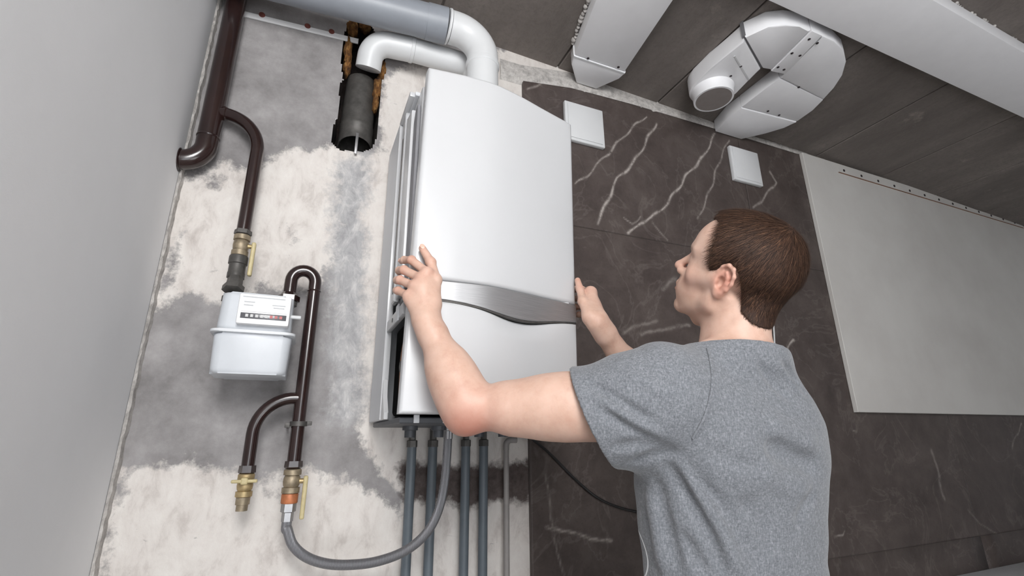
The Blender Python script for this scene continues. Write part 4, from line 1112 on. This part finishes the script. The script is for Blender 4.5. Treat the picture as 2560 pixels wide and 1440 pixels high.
# strands
tri_c = HV[HQ].mean(1); n_ = np.cross(HV[HQ[:, 2]] - HV[HQ[:, 0]], HV[HQ[:, 3]] - HV[HQ[:, 1]]); n_ /= np.linalg.norm(n_, axis=1)[:, None] + 1e-12
ok = ((n_ * (tri_c - hc)).sum(1) > 0) & (hair_region(hloc(tri_c)) > .0015)
pick = RNG.choice(np.flatnonzero(ok), 26000)
root = tri_c[pick] + RNG.normal(0, .001, (len(pick), 3)); nn = n_[pick]
q = hloc(root)
crown = A(-.062, 0, .112)
flow = q - crown
flow[:, 2] -= .02
flow /= np.linalg.norm(flow, axis=1)[:, None] + 1e-9
flow = flow @ HM + RNG.normal(0, .13, (len(pick), 3))
flow -= nn * (flow * nn).sum(1)[:, None]; flow /= np.linalg.norm(flow, axis=1)[:, None] + 1e-9
edge_ = np.clip(hair_region(q) / .03, .25, 1)
ln = RNG.uniform(.012, .028, len(pick)) * edge_
side = np.cross(nn, flow)
wd_ = RNG.uniform(.00025, .00045, len(pick))
SV = []; SQ = []
lift = RNG.uniform(.06, .26, len(pick))
for k, tt in enumerate((0, .4, .75, 1)):
    p = root - nn * .001 + flow * (ln * tt)[:, None] + nn * (ln * lift * tt * (1.25 - tt))[:, None]
    w = (wd_ * (1 - .85 * tt))[:, None]
    SV += [p - side * w, p + side * w]
n = len(pick); SV = np.stack(SV, 1).reshape(-1, 3)
b0 = np.arange(n) * 8
for k in range(3): SQ.append(np.stack([b0 + 2 * k, b0 + 2 * k + 1, b0 + 2 * k + 3, b0 + 2 * k + 2], 1))
tone = np.repeat(np.clip(RNG.normal(.45, .25, n), 0, 1), 8)
t = NT('hair_strand'); t.base(t.ramp(t.attr('tone'), [(.1, srgb(36, 25, 20)), (.55, srgb(70, 50, 39)), (.95, srgb(112, 82, 63))])); t.set(Roughness=.6)
t.b.inputs['Specular IOR Level'].default_value = .22; M['strand'] = t.m
np_mesh('hair_strands', SV, np.concatenate(SQ), M['strand'], cap, {'tone': tone})

# ---- t-shirt
HEMN = None
hem_c = npP(DP(1480, 1040, .872)); hem_t = npP(DP(1427, 934, .862)); hem_b = npP(DP(1531, 1150, .862))
ax_ = (SL - EL) / np.linalg.norm(SL - EL)
hv = hem_b - hem_t; hv /= np.linalg.norm(hv); hn = ax_ - hv * (ax_ @ hv); hn /= np.linalg.norm(hn)   # plane normal towards the shoulder
sleeveL = [capsule(DL, lerp(DL, hem_c, .35), .066, .074, .05), capsule(SL, hem_c - ax_ * .03 + A(0, 0, .010), .0725, .0800, .04), capsule(SL + A(.05, .03, -.05), hem_c - ax_ * .02 + A(.0, .0, -.028), .058, .0560, .05)]
axr = (ER - SR) / np.linalg.norm(ER - SR)
hemR = SR + axr * .17
sleeveR = [capsule(lerp(SR, NB, .30), lerp(SR, hemR, .15), .056, .066, .05), capsule(SR, hemR + axr * .03, .066, .070, .04)]
def neck_z(a):                                     # height of the neckline at azimuth a (0 = towards the wall, turning right)
    return .1665 + .0075 * np.sin(a - math.radians(185)) + .010 * (np.cos(a - math.radians(205)) - 1) * .9
def neck_r(P):
    dx = P[..., 0] - NB[0]; dy = P[..., 1] - NB[1] - .001
    return np.hypot(dx, dy), np.arctan2(dx, dy)
shirt_base = [Prim(lambda P: torso_d(P, .0), (.5, .5, -.62), (1.1, 1.0, .25), 0)] + sleeveL + sleeveR + \
    [capsule(DL + A(.04, .0, -.006), NB + A(-.035, -.004, -.010), .054, .046, .05), capsule(SR + A(-.05, 0, -.015), NB + A(.03, -.004, -.010), .050, .046, .05), ellip(NB + A(0, 0, -.012), (.084, .084, .040), None, .05),
     ellip((.865, .690, .000), (.075, .045, .085), None, .05), ellip((.690, .672, .010), (.070, .045, .085), None, .05)]
def shirt_raw(P, lo=None, hi=None): return evaluate(shirt_base, P, lo, hi)
def hit(u, v):
    r = npP(ray(u, v)); r /= np.linalg.norm(r); s = .5; best = (9, s)
    for _ in range(90):
        d = shirt_raw((r * s)[None])[0]
        if d < best[0]: best = (d, s)
        s += max(d * .6, 2e-4)
        if d < 4e-4 or s > 1.6: break
    return r * best[1]
FOLDS = []
def fold(pts, w, depth):
    P_ = [hit(u, v) for u, v in pts]
    FOLDS.append((P_, w, depth * 2.0, np.min(P_, 0) - 3 * w, np.max(P_, 0) + 3 * w))
# pulls on the sleeve, armpit fan, scapula hollow, wrinkles at the right shoulder
fold([(1465, 955), (1540, 1000), (1640, 1062)], .009, .0060); fold([(1490, 985), (1560, 1035), (1660, 1090)], .010, -.0045); fold([(1500, 1020), (1580, 1075), (1650, 1105)], .008, .0035)
fold([(1530, 1120), (1600, 1110), (1680, 1122)], .009, .0050); fold([(1560, 935), (1620, 960), (1700, 1000)], .012, -.0030)
fold([(1665, 1160), (1720, 1240), (1775, 1340), (1812, 1440)], .009, .0065); fold([(1690, 1150), (1760, 1250), (1815, 1350), (1850, 1440)], .011, -.0055)
fold([(1640, 1200), (1665, 1300), (1700, 1440)], .009, .0060); fold([(1622, 1230), (1640, 1330), (1660, 1440)], .010, -.0050); fold([(1720, 1180), (1800, 1260), (1880, 1380), (1905, 1440)], .012, .0042)
fold([(1700, 1330), (1740, 1390), (1770, 1440)], .009, .0045)
fold([(1955, 905), (1990, 950), (2018, 990)], .006, .0040)
fold([(1915, 1112), (1975, 1142), (2050, 1172)], .016, .0125); fold([(1915, 1060), (1975, 1085), (2045, 1110)], .022, -.0055); fold([(1890, 1170), (1950, 1205), (2030, 1232)], .022, -.0050); fold([(1990, 1320), (2015, 1260), (2035, 1225)], .012, .0040)
fold([(1578, 1160), (1630, 1142), (1695, 1130)], .010, .0075); fold([(1897, 905), (1935, 962), (1978, 1002)], .0065, .0085); fold([(1935, 900), (1968, 945), (2005, 985)], .0065, -.0045)
fold([(1850, 1240), (1900, 1310), (1930, 1400)], .020, .0035); fold([(1760, 1120), (1830, 1150), (1900, 1170)], .014, .0025)
def shirt_sdf(P, lo, hi):
    d = shirt_raw(P, lo, hi)
    for pts, w, dep, a, b in FOLDS:
        if lo is not None and ((a > hi).any() or (b < lo).any()): continue
        m = np.full(P.shape[:-1], 9.); tt = np.zeros(P.shape[:-1]); n_ = len(pts) - 1
        for i, (p, q_) in enumerate(zip(pts, pts[1:])):
            ab = q_ - p; s = np.clip((P - p) @ ab / (ab @ ab), 0, 1); r = np.sqrt(((P - p - s[..., None] * ab) ** 2).sum(-1))
            c_ = r < m; m = np.where(c_, r, m); tt = np.where(c_, (i + s) / n_, tt)
        d = d + dep * np.exp(-(m / w) ** 2) * np.minimum(1, np.minimum(tt, 1 - tt) * 4 + .15)
    d = d + .0009 * np.sin(P[..., 0] * 47 + P[..., 2] * 31) * np.sin(P[..., 2] * 53 - P[..., 1] * 41)
    hemL = -((P - hem_c) @ hn); hR = (P - hemR) @ axr
    armpart = np.linalg.norm(P - lerp(SL, hem_c, 1.1), axis=-1) < .20
    d = np.where(armpart, np.maximum(d, hemL), d)
    armR_ = np.linalg.norm(P - hemR, axis=-1) < .13
    d = np.where(armR_, np.maximum(d, hR), d)
    # open cuff
    cuff = np.where(armpart & (hemL > -.022), evaluate(sleeveL[1:], P, None, None) + .0075, 1)
    d = np.maximum(d, -np.maximum(cuff, -.022 - hemL))
    r, aa = neck_r(P)
    d = np.maximum(d, np.where(P[..., 2] > .06, -(r - .0635), -1))
    d = np.where(r < .12, np.maximum(d, P[..., 2] - neck_z(aa)), d)
    d = np.maximum(d, -(P[..., 2] + .50))
    return d
TV, TQ = surface_net(shirt_sdf, A(.38, .52, -.54), A(1.10, 1.10, .28), .0034)
TV = relax(TV, TQ, 2, .4)
em = hit(1590, 1382)
t = NT('heather_grey_jersey'); v = t.geo()
n1 = t.noise(t.geo((1, 1, .35)), 420, 3, .7); n2 = t.noise(t.geo((.6, .6, 1.5)), 260, 5, .8); n3 = t.noise(v, 9, 4, .5)
f = t.math('ADD', t.math('MULTIPLY', n1, .5), t.math('MULTIPLY', n2, .5))
c = t.ramp(f, [(.34, srgb(85, 87, 92)), (.5, srgb(114, 117, 122)), (.66, srgb(149, 151, 156))])
c = t.mix(t.math('MULTIPLY', n3, .12), c, srgb(104, 107, 113))
vs_ = t.n('ShaderNodeVectorMath', operation='DISTANCE'); t.l(t.n('ShaderNodeNewGeometry').outputs['Position'], vs_.inputs[0])
vs_.inputs[1].default_value = tuple(em)
ring = t.math('MULTIPLY', t.math('SUBTRACT', .0027, t.math('ABSOLUTE', t.math('SUBTRACT', vs_.outputs['Value'], .0400))), 900, True)
c = t.mix(ring, c, srgb(226, 228, 230))                                                                # the ring printed on the chest
t.base(c); t.set(Roughness=.92); t.b.inputs['Specular IOR Level'].default_value = .15
t.b.inputs['Sheen Weight'].default_value = .25; t.b.inputs['Sheen Roughness'].default_value = .5
t.bump(f, .35, .0025); M['jersey'] = t.m
shirt = np_mesh('t_shirt', TV, TQ, M['jersey'], man)
# neckband, shoulder seam and hem stitching follow the cloth
def snap(p, out=.0012):
    p = np.array(p, float); e = 1e-3
    for _ in range(12):
        d = shirt_sdf(p[None], None, None)[0]
        g = np.array([(shirt_sdf((p + dv)[None], None, None)[0] - shirt_sdf((p - dv)[None], None, None)[0]) / (2 * e) for dv in np.eye(3) * e])
        g /= np.linalg.norm(g) + 1e-9; p = p - g * (d - out) * .8
    return p
bp_ = []
for k in range(60):
    a = 2 * math.pi * k / 60; bp_.append((NB[0] + .0660 * math.sin(a), NB[1] + .001 + .0660 * math.cos(a), float(neck_z(a))))
bp_ = np.array(bp_); axn = A(0, 0, 1)
V_ = []; F_ = []; nb_ = len(bp_); c0 = bp_.mean(0)
for k, p in enumerate(bp_):
    o_ = p - c0; o_ -= axn * (o_ @ axn); o_ /= np.linalg.norm(o_)
    for dr, dz in ((.0125, -.016), (.0105, -.008), (.0045, .0035), (.0005, .0045), (-.0025, .001), (-.003, -.016)): V_.append(p + o_ * dr + axn * dz)
for k in range(nb_):
    for j in range(6): F_.append((k * 6 + j, ((k + 1) % nb_) * 6 + j, ((k + 1) % nb_) * 6 + (j + 1) % 6, k * 6 + (j + 1) % 6))
mesh('neckband', [tuple(p) for p in V_], F_, M['jersey'], shirt, True)
def seam_on(name, pts, r):
    p = [snap(hit(u, v), r * .75) for u, v in pts]
    tube(name, catmull(p, 6), r, M['jersey'], shirt, 8)
seam_on('sleeve_seam', [(1768, 872), (1775, 905), (1778, 950), (1772, 1000), (1755, 1050), (1730, 1095)], .0020)

# ---- trousers and shoes (below the frame)
hipc = A(.770, .765)
legs = [Prim(lambda P: np.maximum(torso_d(P * A(1, 1, 1) + A(0, 0, .0), .004), np.maximum(P[..., 2] + .47, -.60 - P[..., 2])), (.5, .5, -.62), (1.1, 1.0, -.45), 0),
        ellip((.770, .765, -.58), (.178, .125, .11), None, .06)]
feet = [A(.675, .77, FLOOR + .09), A(.865, .75, FLOOR + .09)]
for s, ft in zip((-1, 1), feet):
    hp2 = A(.770 + s * .088, .765, -.62); kn = lerp(hp2, ft, .48) + A(0, .02, 0)
    legs += [capsule(hp2, kn, .088, .062, .05), capsule(kn, ft + A(0, 0, -.03), .062, .052, .04)]
LV, LQ = surface_net(lambda P, lo, hi: np.maximum(evaluate(legs, P, lo, hi), FLOOR + .055 - P[..., 2]), A(.52, .55, FLOOR - .02), A(1.02, .98, -.42), .009, 16)
M['denim'] = simple('dark_denim', srgb(52, 58, 72), .85, 0, .15, 220, .2)
np_mesh('trousers', relax(LV, LQ, 2, .5), LQ, M['denim'], man)
M['shoe'] = simple('shoe_leather', srgb(52, 44, 38), .6, 0, .1, 40)
for ft in feet:
    sp_ = [capsule((ft[0], ft[1] - .05, FLOOR + .045), (ft[0], ft[1] + .06, FLOOR + .045), .044, .046, .03), capsule((ft[0], ft[1] + .06, FLOOR + .035), (ft[0], ft[1] + .17, FLOOR + .032), .046, .034, .03), capsule((ft[0], ft[1], FLOOR + .05), (ft[0], ft[1] - .01, FLOOR + .10), .045, .042, .03)]
    KV_, KQ_ = surface_net(lambda P, lo, hi: np.maximum(evaluate(sp_, P, None, None), FLOOR + .0012 - P[..., 2]), ft + A(-.09, -.16, -.12), ft + A(.09, .28, .09), .006, 16)
    np_mesh('shoe', KV_, KQ_, M['shoe'], man)
